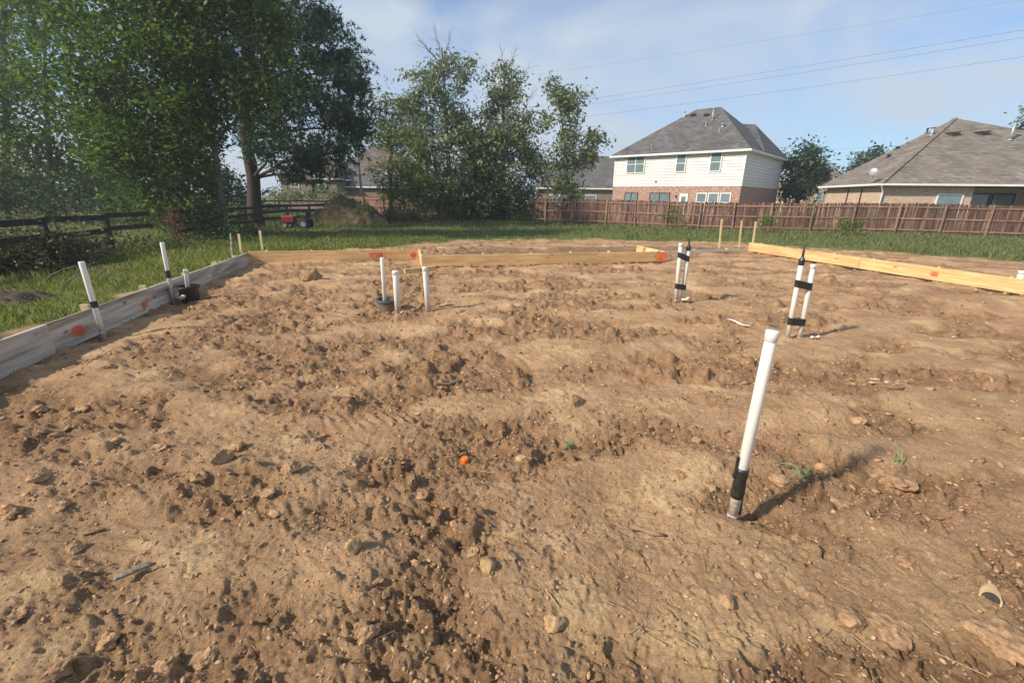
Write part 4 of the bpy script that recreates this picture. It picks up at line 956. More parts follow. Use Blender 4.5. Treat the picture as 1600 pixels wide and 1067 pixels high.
# behind the houses
tree('dark round tree right beside the cream sided house', [TP(1248, 330, 52, True), TP(1248, 290, 52), TP(1248, 260, 52)], .2,
     [LB(1245, 250, 52, 26, 20), LB(1255, 280, 52, 26, 24), LB(1240, 300, 52, 20, 16), LB(1272, 285, 52, 11, 18)], 'leaf_dark', .45, 700, 8, .5, 19, name='broadleaf_tree')
tree('distant tree crown peeping over the slope of the tan roof', [TP(1350, 320, 70, True), TP(1350, 270, 70), TP(1350, 250, 70)], .2,
     [LB(1348, 252, 70, 14, 9), LB(1368, 243, 70, 14, 8), LB(1330, 270, 70, 12, 9)], 'leaf_dark', .5, 220, 8, .6, 20, name='broadleaf_tree')
tree('distant tree crown showing behind the tall flue of the tan roof', [TP(1590, 320, 62, True), TP(1590, 250, 62), TP(1592, 220, 62)], .2,
     [LB(1590, 215, 62, 16, 14), LB(1612, 205, 62, 20, 20), LB(1560, 222, 62, 10, 8), LB(1630, 230, 62, 24, 24)], 'leaf_dark', .55, 380, 8, .6, 21, name='broadleaf_tree')
# shrubs
def shrub(label, lobes, m, ls, nt_, per, sig, seed, droop=.2, D=None, name='shrub', cat='shrub', group=None):
    c = Vector(lobes[0][0]); b = Vector((c.x, c.y, hm(c.x, c.y) - .05))
    root = empty(name, b, 0, label, cat, group); r_ = random.Random(seed); sb = MB()
    for l in lobes:
        for _ in range(4):
            e = Vector(l[0]) - b + Vector((r_.gauss(0, .5) * l[1], r_.gauss(0, .5) * l[1], r_.gauss(0, .5) * l[2]))
            limb(sb, (r_.uniform(-.2, .2) + (l[0][0] - b.x) * .7, r_.uniform(-.2, .2) + (l[0][1] - b.y) * .7, hm(b.x + (l[0][0] - b.x) * .7, b.y + (l[0][1] - b.y) * .7) - b.z - .1), e, .015, .005, r_.random(), 4)
    sb.build('stems', 'twig', root, True)
    tips, P = lobe_points([((l[0][0] - b.x, l[0][1] - b.y, l[0][2] - b.z), l[1], l[2], l[3]) for l in lobes], nt_, per, sig, seed)
    P = P[P[:, 2] > -.1]
    V, Q = leaf_mesh(P, ls, seed, droop); link(np_mesh('foliage', V, Q), 'foliage', m, root)
    return root
shrub('tangled olive brush smothering the near end of the dark rail fence', [LB(20, 395, 10.3, 60, 26), LB(95, 385, 11.3, 50, 26), LB(-40, 405, 9.8, 60, 40), LB(145, 385, 12.3, 40, 24), LB(60, 412, 10.2, 50, 18), LB(185, 385, 13.4, 36, 20), LB(110, 404, 11, 50, 16), LB(60, 365, 11.5, 26, 14, 300)], 'brushwood', .10, 1250, 9, .17, 31)
shrub('low green weeds growing against the dark rail fence', [LB(220, 385, 14.5, 50, 16), LB(290, 380, 15.5, 50, 14), LB(160, 405, 12, 40, 14)], 'leaf_vine', .09, 420, 9, .16, 32)
shrub('rust brown dead fern at the open end of the fence', [LB(268, 352, 16, 10, 12), LB(275, 368, 16, 26, 12), LB(262, 340, 16, 7, 12)], 'rust', .10, 80, 7, .13, 33, name='fern', cat='fern')
shrub('dark brush around the trunk of the fence line tree', [LB(330, 360, 19, 40, 20), LB(385, 355, 20, 30, 18), LB(300, 350, 19, 36, 18), LB(360, 372, 18, 24, 12)], 'leaf_dark', .11, 520, 9, .2, 34)
shrub('dark hedge of far brush closing the pasture behind the back rails', [LB(20, 300, 50, 60, 36), LB(120, 300, 50, 70, 36), LB(220, 300, 50, 60, 34), LB(320, 305, 50, 60, 30), LB(410, 312, 50, 40, 22), LB(-60, 295, 50, 60, 44), LB(-150, 290, 50, 70, 50)], 'leaf_dark', .5, 1500, 9, .5, 35)
shrub('shadowed dark undergrowth below the pasture tree beyond the near rail fence', [LB(30, 308, 27, 60, 26), LB(120, 306, 27, 60, 28), LB(200, 312, 26, 50, 26), LB(-50, 300, 27, 60, 40), LB(270, 318, 25, 40, 22)], 'leaf_dark', .22, 1300, 9, .3, 41)
shrub('ragged green hedge hiding the foot of the brown brick house', [LB(470, 308, 45, 34, 12), LB(520, 308, 45, 30, 11), LB(435, 306, 45, 24, 14), LB(500, 296, 45, 16, 9)], 'leaf_olive', .26, 330, 8, .3, 44)
shrub('weedy green brush on top of the dirt heap', [LB(540, 312, 32.6, 30, 8), LB(512, 325, 31.8, 22, 7), LB(572, 324, 32, 22, 7), LB(548, 332, 31.4, 30, 6)], 'leaf_vine', .13, 150, 8, .2, 36)
shrub('tangled brown brush pile between the dirt heap and the vine curtain', [LB(600, 333, 33, 24, 9), LB(635, 334, 33, 26, 10), LB(660, 338, 33, 18, 7)], 'brushwood', .15, 260, 9, .2, 37)
shrub('green weed clump at the cedar fence below the cream house', [LB(1050, 338, 31, 18, 9), LB(1062, 344, 30.5, 14, 6)], 'leaf_vine', .14, 90, 8, .18, 38)
shrub('low weed clump beside a leaning post of the cedar fence', [LB(1205, 346, 27.5, 22, 7), LB(1190, 350, 27.5, 12, 5)], 'leaf_vine', .13, 80, 8, .18, 39)
shrub('tall green weed clump before the cedar fence and tan house', [LB(1335, 350, 25.5, 20, 9), LB(1322, 355, 25.3, 12, 6)], 'leaf_vine', .13, 100, 8, .18, 40)
# dead branches on the side grass
mb = MB(); r_ = random.Random(4)
for k in range(9):
    a = G(60 + 12 * k, 440 + r_.uniform(-8, 12), -.05); limb(mb, a, a + Vector((r_.uniform(-.2, .9), r_.uniform(-.3, .5), r_.uniform(.05, .4))), .014, .004, r_.random(), 5, .2)
tag(mb.build('dead_branches', 'twig', smooth=True), 'heap of bare dead branches lying on the side grass', 'branches')

def soil_heap(px, py, D, wx, wy, h, label, seed, m='soil'):
    c = R(px, py, D); c.z = hm(c.x, c.y) - .06; n = 40
    root = None
    xs = np.linspace(-1.15, 1.15, n); X, Y = np.meshgrid(xs, xs, indexing='ij'); r = np.hypot(X, Y)
    Z = h * np.clip(1 - r ** 1.5, -.15, 1) * (1 + .35 * pn(X * 2 + seed, Y * 2, 98)) + .20 * h * pn(X * 6, Y * 6 + seed, 99) * (r < 1.05) + .10 * h * pn(X * 14, Y * 14 + seed, 97)
    V = np.stack([X * wx, Y * wy, Z], -1).reshape(-1, 3)
    i = np.arange(n - 1)[:, None] * n; j = np.arange(n - 1)[None]; Q = np.stack([i + j, i + n + j, i + n + j + 1, i + j + 1], -1).reshape(-1, 4)
    o = link(np_mesh('soil_heap', V, Q, True), 'soil_heap', m); o.location = c
    return tag(o, label, 'soil heap')
soil_heap(545, 345, 33, 3.1, 1.9, 1.75, 'weedy brown heap of dug soil on the lawn before the far houses', 2)
soil_heap(630, 345, 34.5, 2.8, 1.6, .75, 'lower soil heap under tangled brush beside the vine curtain', 5)
soil_heap(5, 488, 6.8, 1.0, .8, .30, 'dark low soil heap on the side grass by the grey form board', 7, 'dark_soil')
shrub('dry dead weeds lying over the dark low soil heap', [LB(20, 478, 6.7, 45, 14), LB(-15, 485, 6.7, 40, 16), LB(50, 495, 6.6, 24, 10)], 'brushwood', .07, 130, 7, .10, 43)

# ------------------------------------------------------------------ cedar fence
def cedar_fence():
    P0 = Vector(R(1600, 368, 27.0)); P0.z = 0
    pts = [Vector((38.5, 25.6, 0)), Vector((31.0, 27.2, 0)), Vector((17.0, 30.4, 0)), Vector((7.0, 34.8, 0)), Vector((-4.0, 40.5, 0)), Vector((-19.0, 47.5, 0))]
    root = empty('cedar_fence', (17, 30.4, -.2), 0, 'long red brown cedar board fence seen from its rail side', 'fence'); bpy.context.view_layer.update()
    H = 1.80; pm = MB().box((0, 0, H / 2), (.138, .016, H)).mesh('picket'); pm.materials.append(M['cedar'])
    post = MB().box((0, 0, .93), (.09, .09, 1.86)).mesh('fence_post'); post.materials.append(M['cedar_rail'])
    r_ = random.Random(12); cnt = 0; extra = MB()
    inv = root.matrix_world.inverted()
    for i in range(len(pts) - 1):
        a, b = pts[i], pts[i + 1]; e = (b - a); ln = e.length; e /= ln; nrm = Vector((-e.y, e.x, 0))
        if nrm.y > 0: nrm = -nrm                                   # towards the lot
        ang = math.atan2(e.y, e.x)
        s = .07
        while s < ln:
            p = a + e * s; z = hm(p.x, p.y) + r_.uniform(-.045, .03)
            if cnt < 300:
                o = bpy.data.objects.new('picket', pm); COL.objects.link(o); o.parent = root; o.matrix_parent_inverse = inv
                o.location = (p.x, p.y, z); o.rotation_euler = (r_.gauss(0, .008), r_.gauss(0, .012), ang); cnt += 1
            else:
                extra.box((p.x, p.y, z + H / 2), (.138, .016, H), Matrix.Rotation(ang, 3, 'Z'))
            s += .145 + (r_.random() < .06) * .02
        npost = max(2, int(round(ln / 2.35)))
        for k in range(npost):
            s = ln * k / npost; p = a + e * s + nrm * .10; z = hm(p.x, p.y)
            o = bpy.data.objects.new('fence_post', post); COL.objects.link(o); o.parent = root; o.matrix_parent_inverse = inv
            o.location = (p.x, p.y, z - .05); o.rotation_euler = (r_.gauss(0, .015), r_.gauss(0, .025), ang)
            q = a + e * ln * (k + 1) / npost
            for rz in (.22, .92, 1.58):
                A_ = a + e * s + nrm * .036; B_ = q + nrm * .036
                mb = MB().bar((A_.x, A_.y, hm(A_.x, A_.y) + rz + r_.uniform(-.02, .02)), (B_.x, B_.y, hm(B_.x, B_.y) + rz + r_.uniform(-.02, .02)), .04, .09)
                ob = mb.build('rail', 'cedar_rail'); ob.parent = root; ob.matrix_parent_inverse = inv
    if extra.v:
        o = extra.build('far_pickets', 'cedar'); o.parent = root; o.matrix_parent_inverse = inv; o['kind'] = 'stuff'
cedar_fence()
# dark rail fences
def rail_fence(label, pts, h, seed, sp=2.6, drop=()):
    root = empty('rail_fence', (pts[0][0], pts[0][1], -.2), 0, label, 'fence'); bpy.context.view_layer.update(); r_ = random.Random(seed)
    pts = [Vector((p[0], p[1], 0)) for p in pts]; kk = 0
    for i in range(len(pts) - 1):
        a, b = pts[i], pts[i + 1]; ln = (b - a).length; n = max(1, int(round(ln / sp)))
        for k in range(n):
            p, q = a.lerp(b, k / n), a.lerp(b, (k + 1) / n); zp, zq = hm(p.x, p.y), hm(q.x, q.y)
            rel(MB().bar((p.x, p.y, zp - .3), (p.x + r_.gauss(0, .03), p.y, zp + h + .08), .11, .11, Vector((0, 1, 0))).build('fence_post', 'dark_rail'), root)
            for j, f in enumerate((.36, .68, 1.0)):
                if (kk, j) in drop: continue
                rel(MB().bar((p.x + .07, p.y, zp + h * f + r_.gauss(0, .02)), (q.x + .07, q.y, zq + h * f + r_.gauss(0, .02)), .035, .14).build('rail', 'dark_rail'), root)
            kk += 1
fl = lambda v: (UV(-8.4, v).x, UV(-8.4, v).y)
rail_fence('dark three rail ranch fence overgrown with brush beside the side grass', [fl(3), fl(11), fl(18.3)], 1.15, 3, drop=((5, 0),))
rail_fence('dark rail fence running past the pine trunk towards the heaps', [fl(20), (-15.2, 27.5), (-14.5, 36)], 1.15, 4)
rail_fence('far dark rail fence closing the back of the pasture', [(-64, 34), (-40, 40), (-14.5, 44)], 1.25, 5, 3.2)

# ------------------------------------------------------------------ houses
def local(root, p):
    c, s = math.cos(root.rotation_euler.z), math.sin(root.rotation_euler.z); d = Vector(p) - root.location
    return Vector((d.x * c + d.y * s, -d.x * s + d.y * c, d.z))
def window(root, x, z, wd, ht, y=0.0, axis='x', mull=0, sash=True, trim=.09, ymat='frame'):
    # proud of a wall whose outside looks to -y (axis x) or to -x (axis y)
    def bx(mb, cx, cz, sx, sz, dep, off):
        if axis == 'x': return mb.box((cx, y - off, cz), (sx, dep, sz))
        if axis == '-y': return mb.box((y - off, cx, cz), (dep, sx, sz))
    f = MB()
    bx(f, x - wd / 2 - trim / 2, z, trim, ht + 2 * trim, .07, .035); bx(f, x + wd / 2 + trim / 2, z, trim, ht + 2 * trim, .07, .035)
    bx(f, x, z + ht / 2 + trim / 2, wd, trim, .066, .033); bx(f, x, z - ht / 2 - trim / 2, wd, trim, .066, .033)
    if sash: bx(f, x, z, wd, .06, .05, .030)
    for k in range(mull): bx(f, x - wd / 2 + wd * (k + 1) / (mull + 1), z, .07, ht, .055, .032)
    w_ = f.build('window', ymat, root)
    g_ = MB(); cols = mull + 1
    for k in range(cols):
        for j in range(2 if sash else 1):
            hh = ht / (2 if sash else 1); pane = MB(); bx(pane, x - wd / 2 + wd * (k + .5) / cols, z - ht / 2 + hh * (j + .5), wd / cols - .002, hh - .002, .012, .018 + .004 * j)
            pane.build('pane', 'glass', w_)
    return w_
def vent_pipe(root, x, y, z, h, r, m='metal', name='roof_vent', hat=True):
    mb = MB().tube([(x, y, z - .3), (x, y, z + h)], r, 10)
    if hat: mb.tube([(x, y, z + h - .02), (x, y, z + h + .06), (x, y, z + h + .10)], [r * 1.7, r * 1.7, r * .6], 10)
    mb.tube([(x, y, z - .05), (x, y, z + .06)], [r * 2.2, r * 1.1], 10)
    return mb.build(name, m, root, True)
def dome_vent(root, x, y, z, r, m):
    mb = MB().tube([(x, y, z - .2), (x, y, z + .10), (x, y, z + .11), (x, y, z + .20), (x, y, z + .26), (x, y, z + .28)], [r * .75, r * .75, r, r * .98, r * .7, .02], 16)
    return mb.build('turbine_vent', m, root, True)

def white_house():
    th = math.radians(42); gz = -.25
    C = R(1168, 233, 41.7); col = lambda px, py: (ray(px, py).x / ray(px, py).y)
    ex = Vector((math.cos(th), -math.sin(th), 0)); ey = Vector((math.sin(th), math.cos(th), 0))
    k = col(962, 245); Wd = (C.x - k * C.y) / (ex.x - k * ex.y); k2 = col(1226, 242); Ld = (k2 * C.y - C.x) / (ey.x - k2 * ey.y)
    O = Vector((C.x, C.y, gz)) - ex * Wd
    root = empty('two_storey_house', O, -th, 'two storey house with cream siding over red brick and grey hip roof', 'house'); bpy.context.view_layer.update()
    eave = C.z - gz - .05; br = R(1165, 291, 41.7).z - gz; Ov = .45
    # brick storey
    MB().box((Wd / 2, Ld / 2, br / 2 - .2), (Wd, Ld, br + .4)).build('brick_wall', 'brick_red', root)
    up = MB().box((Wd / 2, Ld / 2, (br + eave) / 2), (Wd - .06, Ld - .06, eave - br)).build('upper_wall', 'siding', root)
    n = 11; hh = (eave - br) / n
    for side in (0, 1):
        ln = Wd if side == 0 else Ld
        mb = MB(); q = .055
        mb.v = [(0, 0, 0), (ln, 0, 0), (ln, -q, 0), (0, -q, 0), (0, 0, hh + .02), (ln, 0, hh + .02), (ln, -.008, hh + .02), (0, -.008, hh + .02)]
        mb.f = [(0, 1, 2, 3), (7, 6, 5, 4), (3, 2, 6, 7), (1, 0, 4, 5), (0, 3, 7, 4), (2, 1, 5, 6)]
        me = mb.mesh('siding_board'); me.materials.append(M['siding'])
        for i in range(n):
            o = bpy.data.objects.new('siding_board', me); COL.objects.link(o); o.parent = up
            if side == 0: o.location = (0, .028, br + i * hh)
            else: o.location = (Wd - .028, 0, br + i * hh); o.rotation_euler = (0, 0, math.pi / 2)
    for (x, y) in ((.05, -.012), (Wd - .05, -.012)): MB().box((x, y, (br + eave) / 2), (.16, .06, eave - br)).build('corner_trim', 'trim', root)
    MB().box((Wd + .012, .10, (br + eave) / 2), (.06, .14, eave - br)).build('corner_trim', 'trim', root)
    # roof
    e2 = eave + .02; top = local(root, R(1105, 170, 47.3)).z
    rl, rr = local(root, R(1086, 171, 48.5)), local(root, R(1126, 168, 46.5))
    rx0, rx1, ry = Wd * .5 - .9, Wd * .5 + 1.1, Ld * .5
    x0, x1, y0, y1 = -Ov, Wd + Ov, -Ov, Ld + Ov
    rf = MB(); A, B_, C_, D_ = (x0, y0, e2), (x1, y0, e2), (x1, y1, e2), (x0, y1, e2)
    yc = Ld * .45
    def at_depth(px, py):
        k_ = col(px, py); b_ = O + ey * yc; t_ = (k_ * b_.y - b_.x) / (ex.x - k_ * ex.y); return t_, R(px, py, (b_ + ex * t_).y).z - gz
    (xe, ze), (xf, zf) = at_depth(1088, 171), at_depth(1126, 168); top = (ze + zf) / 2; E, F_ = (xe, yc, top), (xf, yc, top)
    rf.poly([A, B_, F_, E]); rf.poly([B_, C_, F_]); rf.poly([C_, D_, E, F_]); rf.poly([D_, A, E]); rf.poly([A, D_, C_, B_])
    ro = rf.build('roof', 'roof_grey', root)
    # lower rear hip
    lt = top - 1.25; G1, G2 = (xf + .3, Ld * .62, lt), (Wd + .2 - 2.9, Ld * .80, lt)
    rf2 = MB(); a_, b_, c_ = (x1 + .02, Ld * .30, e2 + .03), (x1 + .02, y1 + .02, e2 + .03), (Wd * .4, y1 + .02, e2 + .03)
    rf2.poly([a_, b_, G2, G1]); rf2.poly([b_, c_, G1, G2]); rf2.build('rear_roof', 'roof_grey', root)
    # fascia and soffit
    for a, b in ((A, B_), (B_, C_), (A, D_)):
        a, b = Vector(a), Vector(b); d = (b - a).normalized(); MB().bar(a - d * .02 + Vector((0, 0, -.07)), b + d * .02 + Vector((0, 0, -.07)), .05, .17).build('fascia', 'trim', root)
    MB().box((Wd / 2, Ld / 2, e2 - .13), (Wd + 2 * Ov - .06, Ld + 2 * Ov - .06, .04)).build('soffit', 'trim', root)
    # windows by their places in the wall
    def wx(px, py):
        k = col(px, py); t = (k * O.y - O.x) / (ex.x - k * ex.y); return t
    def wz(px, py):
        t = wx(px, py); p = O + ex * t; return R(px, py, p.y).z - gz
    for (px0, px1, py0, py1, mull) in ((981, 1007, 244, 270, 1), (1058, 1071, 243, 268, 0), (1111, 1126, 240, 267, 0)):
        xa, xb = wx(px0, 255), wx(px1, 255); za, zb = wz((px0 + px1) / 2, py1), wz((px0 + px1) / 2, py0)
        window(root, (xa + xb) / 2, (za + zb) / 2, xb - xa, zb - za, -.03, mull=mull)
    for (px0, px1) in ((1090, 1103), (1108, 1122), (1127, 1141)):
        xa, xb = wx(px0, 306), wx(px1, 306); zb = wz(px0, 303); window(root, (xa + xb) / 2, zb - .75, xb - xa, 1.5, 0)
    for (px0, px1) in ((977, 996), (1016, 1046)):
        xa, xb = wx(px0, 306), wx(px1, 306); zb = wz(px0, 302); window(root, (xa + xb) / 2, zb - .8, xb - xa, 1.6, 0, mull=1, trim=.05, ymat='dark')
    xa, xb = wx(1062, 308), wx(1075, 308); zb = wz(1068, 303)
    dr = MB().box(((xa + xb) / 2, -.03, zb / 2), (xb - xa, .06, zb)).build('back_door', 'trim', root)
    MB().box(((xa + xb) / 2, -.066, zb - .55), ((xb - xa) * .55, .012, .6)).build('pane', 'glass', dr)
    MB().box((xa - .35, -.06, zb - .25), (.10, .12, .22)).build('wall_lamp', 'dark', root)
    MB().box((wx(1025, 285), -.04, br + .45), (.14, .06, .14)).build('vent_cover', 'dark', root)
    # roof furniture, on the front slope
    def slope(x, f): return (x, y0 + (yc - y0) * f, e2 + (top - e2) * f)
    def on_slope(px, py):
        p0, p1 = local(root, R(px, py, 35)), local(root, R(px, py, 60)); n_ = (Vector(B_) - Vector(A)).cross(Vector(E) - Vector(A)); t = (Vector(A) - p0).dot(n_) / (p1 - p0).dot(n_); return p0 + (p1 - p0) * t
    for (px, py, h, r) in ((1113, 188, 1.0, .07), (1069, 184, .5, .07), (1103, 197, .25, .06), (1129, 199, .25, .09), (1124, 206, .22, .05), (1018, 231, .2, .05)):
        x, y, z = on_slope(px, py); vent_pipe(root, x, y, z, h, r)
    for px in (1083, 1104):
        x, y, z = on_slope(px, 181); MB().box((x, y, z + .08), (.5, .45, .16)).build('turbine_vent', 'dark', root, bevel=.03)
    return root
white_house()

def tan_house():
    th = math.radians(10); gz = -.25; C = R(1377, 287, 34.0)
    O = Vector((C.x, C.y, gz)); root = empty('single_storey_house', O, -th, 'single storey tan brick house with large tan grey hip roof', 'house'); bpy.context.view_layer.update()
    eave = C.z - gz; Ov = .5; Ld = 9.0
    PW_ = [(0 + Ov, 0 + Ov), (2.0, Ov)]
    # walls set back under the eaves
    MB().box((3.4, Ld / 2 + .25, eave / 2 - .1), (5.8, Ld - .6, eave - .05)).build('brick_wall', 'brick_tan', root)
    MB().box((12.5, 6.5, eave / 2 - .1), (12.4, 7.0, eave - .08)).build('recessed_wall', 'brick_tan', root)
    MB().box((12.2, 1.0, eave / 2 - .1), (2.2, .9, eave - .12)).build('porch_pier', 'brick_tan', root)
    MB().box((22.0, 4.5, eave / 2 - .1), (7.0, 8.0, eave - .06)).build('side_wall', 'brick_tan', root)
    ap = local(root, R(1493, 185, 42.2)); a2 = local(root, R(1556, 208, 41.4)); a3 = local(root, R(1640, 216, 40.0))
    A, B_ = Vector((0, 0, eave)), Vector((0, Ld + .6, eave)); Fr = Vector((26, 0, eave)); Bk = Vector((10, 19, eave)); Bk2 = Vector((26, 19, eave))
    rf = MB(); rf.poly([A, Fr, a3, a2, ap]); rf.poly([B_, A, ap]); rf.poly([Bk, B_, ap]); rf.poly([Bk2, Bk, ap, a2, a3]); rf.poly([Fr, Bk2, a3]); rf.poly([A, B_, Bk, Bk2, Fr])
    me = rf.mesh('roof'); ro = link(me, 'roof', 'roof_tan', root)
    MB().bar(A + Vector((0, 0, .05)), ap + Vector((0, 0, .02)), .28, .05).build('hip_cap', 'roof_tan', root)
    for a, b in ((A, Fr), (A, B_)):
        d = (b - a).normalized(); MB().bar(a - d * .03 + Vector((0, 0, -.05)), b + Vector((0, 0, -.05)), .10, .14).build('gutter', 'trim', root)
    z0 = eave - .08
    MB().tube([(.05, -.02, z0), (.1, .05, z0 - .12), (.42, .36, z0 - .42), (.44, .40, z0 - .6), (.44, .42, .0)], .05, 8).build('downspout', 'trim', root, True)
    window(root, 4.9, 1.55, 1.5, 1.8, .53, mull=0)
    window(root, 8.4, 1.5, 1.3, 2.1, 2.98, sash=False, ymat='dark'); window(root, 10.0, 1.5, 1.3, 2.1, 2.98, sash=False, ymat='dark')
    dr = MB().box((14.6, 2.96, 1.2), (1.0, .06, 2.3)).build('back_door', 'siding', root); MB().box((14.6, 2.92, 1.7), (.6, .02, .9)).build('pane', 'glass', dr)
    for y in (3.2, 5.2): MB().box((.46, y, eave / 2), (.05, .10, eave - .5)).build('wall_conduit', 'dark', root)
    MB().box((.44, 3.1, .9), (.16, 2.4, 1.7)).build('low_gate', 'cedar', root)
    # dish and vents
    dz = local(root, R(1366, 270, 35.0))
    ds = MB().tube([(dz.x, dz.y, dz.z - .5), (dz.x, dz.y, dz.z - .1), (dz.x - .12, dz.y - .12, dz.z)], .025, 6).build('dish_mast', 'metal', root)
    k = MB(); c0 = Vector((dz.x - .12, dz.y - .12, dz.z + .02)); ax = Vector((-.5, -.6, .5)).normalized(); u_ = ax.cross(Vector((0, 0, 1))).normalized(); v_ = ax.cross(u_)
    rings = [(0, .001), (.01, .1), (.04, .2), (.075, .28)]
    for (h_, r__) in rings:
        for j in range(16): t = 6.283 * j / 16; k.v.append(tuple(c0 + ax * h_ + (u_ * math.cos(t) + v_ * math.sin(t)) * r__))
    for i in range(3):
        for j in range(16): k.f.append((i * 16 + j, i * 16 + (j + 1) % 16, (i + 1) * 16 + (j + 1) % 16, (i + 1) * 16 + j))
    di = k.build('satellite_dish', 'metal', root, True); MB().tube([tuple(c0), tuple(c0 + ax * .4)], .015, 6).build('feed_arm', 'metal', di)
    def on_front(px, py, D):  # point of the front slope under a sight line
        p0, p1 = local(root, R(px, py, 30)), local(root, R(px, py, 50)); n_ = (Fr - A).cross(ap - A); t = (A - p0).dot(n_) / (p1 - p0).dot(n_); return p0 + (p1 - p0) * t
    def on_left(px, py):
        p0, p1 = local(root, R(px, py, 30)), local(root, R(px, py, 55)); n_ = (B_ - A).cross(ap - A); t = (A - p0).dot(n_) / (p1 - p0).dot(n_); return p0 + (p1 - p0) * t
    for (px, py) in ((1488, 210), (1534, 209)):
        p = on_front(px, py, 0); dome_vent(root, p.x, p.y, p.z, .5, 'roof_tan')
    p = on_front(1578, 219, 0); vent_pipe(root, p.x, p.y, p.z, 1.35, .10)
    for (px, py, h, r) in ((1455, 212, .6, .12), (1448, 208, .3, .06), (1414, 226, .5, .06), (1388, 246, .15, .09), (1402, 233, .12, .1)):
        p = on_left(px, py); vent_pipe(root, p.x, p.y, p.z, h, r, 'dark' if h < .4 else 'metal')
    return root
tan_house()

def hip_house(label, px0, px1, py_eave, D, th, depth, rise, wallm, roofm, wins=(), ridge=.35, name='distant_house', fm='trim', z=-.25, ridge_shift=0):
    C = R(px0, py_eave, D); col = lambda px: (ray(px, py_eave).x / ray(px, py_eave).y); ex = Vector((math.cos(th), math.sin(th), 0)); k = col(px1)
    W_ = (k * C.y - C.x) / (ex.x - k * ex.y); eave = C.z - z
    root = empty(name, (C.x, C.y, z), th, label, 'house'); bpy.context.view_layer.update(); Ov = .4
    MB().box((W_ / 2, depth / 2, eave / 2 - .1), (W_ - 2 * Ov, depth - 2 * Ov, eave - .02)).build('wall', wallm, root)
    e = eave; A, B_, C_, D_ = (0, 0, e), (W_, 0, e), (W_, depth, e), (0, depth, e); m = W_ / 2 + ridge_shift; h = W_ * ridge / 2
    E, F_ = (m - h, depth / 2, e + rise), (m + h, depth / 2, e + rise)
    rf = MB(); rf.poly([A, B_, F_, E]); rf.poly([B_, C_, F_]); rf.poly([C_, D_, E, F_]); rf.poly([D_, A, E]); rf.poly([D_, C_, B_, A]); rf.build('roof', roofm, root)
    for a, b in ((A, B_), (B_, C_), (D_, A)):
        a, b = Vector(a), Vector(b); d = (b - a).normalized(); MB().bar(a - d * .02 + Vector((0, 0, -.08)), b + d * .02 + Vector((0, 0, -.08)), .06, .16).build('fascia', fm, root)
    for (fx, fz, ww, wh) in wins: window(root, W_ * fx, eave * fz, ww, wh, Ov)
    return root
hip_house('low house with long grey roof behind the open crowned tree', 835, 1000, 293, 60, math.radians(-8), 12, 4.2, 'brick_brown', 'roof_grey', ((.2, .5, 1.2, 1.3), (.55, .5, 1.2, 1.3)), .5)
hip_house('dark two storey house with pale upper wall beside the utility pole', 508, 640, 270, 66, math.radians(-8), 11, 4.2, 'siding', 'roof_brown', ((.15, .62, 1.0, 1.4), (.3, .62, 1.0, 1.4), (.45, .62, 1.0, 1.4), (.3, .25, 1.2, 1.4)), .12)
hip_house('brown brick house half hidden behind the tall pine', 430, 527, 278, 58, math.radians(-6), 10, 2.6, 'brick_brown', 'roof_brown', ((.28, .72, .9, .7), (.72, .72, .9, .7)), .3)
hip_house('low grey annexe roof in front of the house by the utility pole', 520, 616, 291, 60, math.radians(-8), 7, 2.0, 'brick_brown', 'roof_grey', (), .2)
hip_house('small distant roof between the round tree and the tan house', 1262, 1330, 278, 75, math.radians(5), 8, 3.4, 'brick_tan', 'roof_tan', ((.4, .5, 1, 1.2),), .05)

# ------------------------------------------------------------------ utility pole and cables
bp_ = R(566, 310, 52); tp_ = R(554, 192, 52); bp_.z = hm(bp_.x, bp_.y) - .2
root = empty('utility_pole', bp_, 0, 'leaning weathered utility pole behind the rounded green tree', 'utility pole'); bpy.context.view_layer.update()
d = tp_ - bp_
MB().tube([(0, 0, 0), tuple(d * .5), tuple(d)], [.17, .14, .11], 12).build('pole', 'pole', root, True)
ca = Vector((.55, .83, 0)).normalized(); MB().bar(tuple(d * .96 - ca * 1.1), tuple(d * .96 + ca * 1.1), .10, .12).build('crossarm', 'pole', root)
for k in (-1, -.35, .35, 1): q = d * .96 + ca * k; MB().tube([tuple(q + Vector((0, 0, .05))), tuple(q + Vector((0, 0, .12))), tuple(q + Vector((0, 0, .2)))], [.03, .06, .03], 8).build('insulator', 'metal', root)
wires = [((930, 150), (1600, 44), 'highest taut cable'), ((930, 158), (1600, 56), 'second taut cable'), ((930, 177), (1600, 86), 'lowest taut cable'), ((870, 110), (1560, 2), 'faint upper cable')]
e2s = []
for k, (a, b, nm) in enumerate(wires):
    Da, Db = 47.0, 34.0
    if k == 3: Da, Db = 60, 46
    pa, pb = R(a[0], a[1], Da), R(b[0], b[1], Db); d = pb - pa
    if k == 3: s, e = pa - d * .45, pb + d * .6
    else: s, e = pa - d * .62, pb + d * .30
    pts = [s.lerp(e, i / 24) - Vector((0, 0, .25 * math.sin(math.pi * i / 24))) for i in range(25)]
    tag(MB().tube(pts, 0.008 if k < 3 else .006, 5).build('power_cable', 'wire'), ['topmost dark cable strung above the grey hip roof', 'cable just under the topmost one above the grey hip roof', 'lowest of the cables strung above the grey hip roof', 'faint thin cable high in the sky above all others'][k], 'cable'); e2s.append(e)
q = e2s[1].copy(); g_ = hm(q.x, q.y)
root = empty('utility_pole', (q.x, q.y, g_ - .2), 0, 'tall straight utility pole beyond the tan house carrying the cables', 'utility pole')
MB().tube([(0, 0, 0), (0, 0, q.z - g_ + .9)], [.19, .12], 12).build('pole', 'pole', root, True)
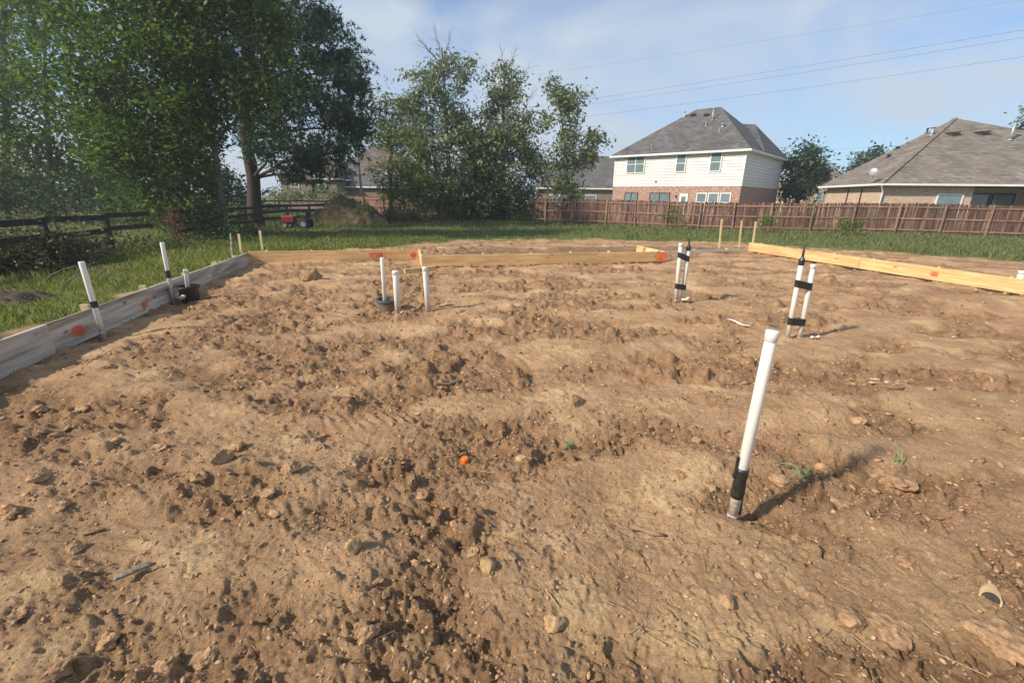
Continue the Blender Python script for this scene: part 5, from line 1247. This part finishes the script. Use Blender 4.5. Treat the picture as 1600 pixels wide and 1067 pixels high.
for e in e2s[:3]:
    o_ = e - Vector((q.x, q.y, g_ - .2)); MB().bar((0, 0, o_.z - .1), (o_.x, o_.y, o_.z - .05), .09, .10).build('bracket', 'pole', root)
pa, pb = R(1245, 237, 60), R(1420, 227, 52); d = pb - pa
tag(MB().tube([pa - d * .4 + d * 1.8 * i / 10 for i in range(11)], .008, 5).build('service_cable', 'wire'), 'thin cable crossing the gap between the two houses', 'cable')

# ------------------------------------------------------------------ red tractor
def tractor():
    p = R(466, 354, 26.5); p.z = hm(p.x, p.y); root = empty('garden_tractor', p, math.radians(4), 'small red garden tractor parked on the grass beside the pine', 'tractor'); bpy.context.view_layer.update()
    root.scale = (.86, .86, .86)
    b = MB(); b.box((-.52, 0, .62), (.78, .62, .44)); b.build('hood', 'red', root, bevel=.06)
    MB().box((-.92, 0, .58), (.05, .5, .32)).build('grille', 'dark', root)
    MB().box((.0, 0, .36), (1.5, .5, .14)).build('chassis', 'dark', root)
    MB().box((.50, 0, .60), (.62, .86, .20)).build('fender', 'dark', root, bevel=.07)
    s = MB(); s.box((.48, 0, .76), (.40, .44, .09)); s.box((.68, 0, .95), (.09, .44, .36), Matrix.Rotation(.2, 3, 'Y')); s.build('seat', 'rubber', root, bevel=.03)
    MB().tube([(-.12, 0, .7), (.08, 0, 1.02)], .02, 8).build('steering_column', 'dark', root)
    MB().tube([(.08 + .17 * math.cos(6.283 * j / 16) * .8, .17 * math.sin(6.283 * j / 16), 1.03 - .10 * math.cos(6.283 * j / 16)) for j in range(17)], .014, 6, False).build('steering_wheel', 'dark', root)
    for (x, r, wd) in ((-.68, .22, .16), (.55, .33, .24)):
        for sy in (-1, 1):
            y = sy * .42; t = MB().tube([(x, y - wd / 2, r), (x, y - wd / 2 + .03, r), (x, y + wd / 2 - .03, r), (x, y + wd / 2, r)], [r * .86, r, r, r * .86], 20).build('wheel', 'rubber', root, True)
            MB().tube([(x, y - wd / 2 - .006, r), (x, y + wd / 2 + .006, r)], r * .5, 14).build('rim', 'metal', t)
tractor()

# ------------------------------------------------------------------ haze volume, added to approximate lens glare over far things
hb = MB().box((0, 0, 14.0), (1000, 1000, 34.0)).build('haze', None)
hb['kind'] = 'stuff'
hm_ = bpy.data.materials.new('haze'); hm_.use_nodes = True; t_ = hm_.node_tree; t_.nodes.clear()
vo = t_.nodes.new('ShaderNodeVolumePrincipled'); oo = t_.nodes.new('ShaderNodeOutputMaterial'); t_.links.new(vo.outputs[0], oo.inputs['Volume'])
vo.inputs['Color'].default_value = (.86, .92, 1.0, 1); vo.inputs['Density'].default_value = .0012; vo.inputs['Anisotropy'].default_value = .2
hb.data.materials.append(hm_)
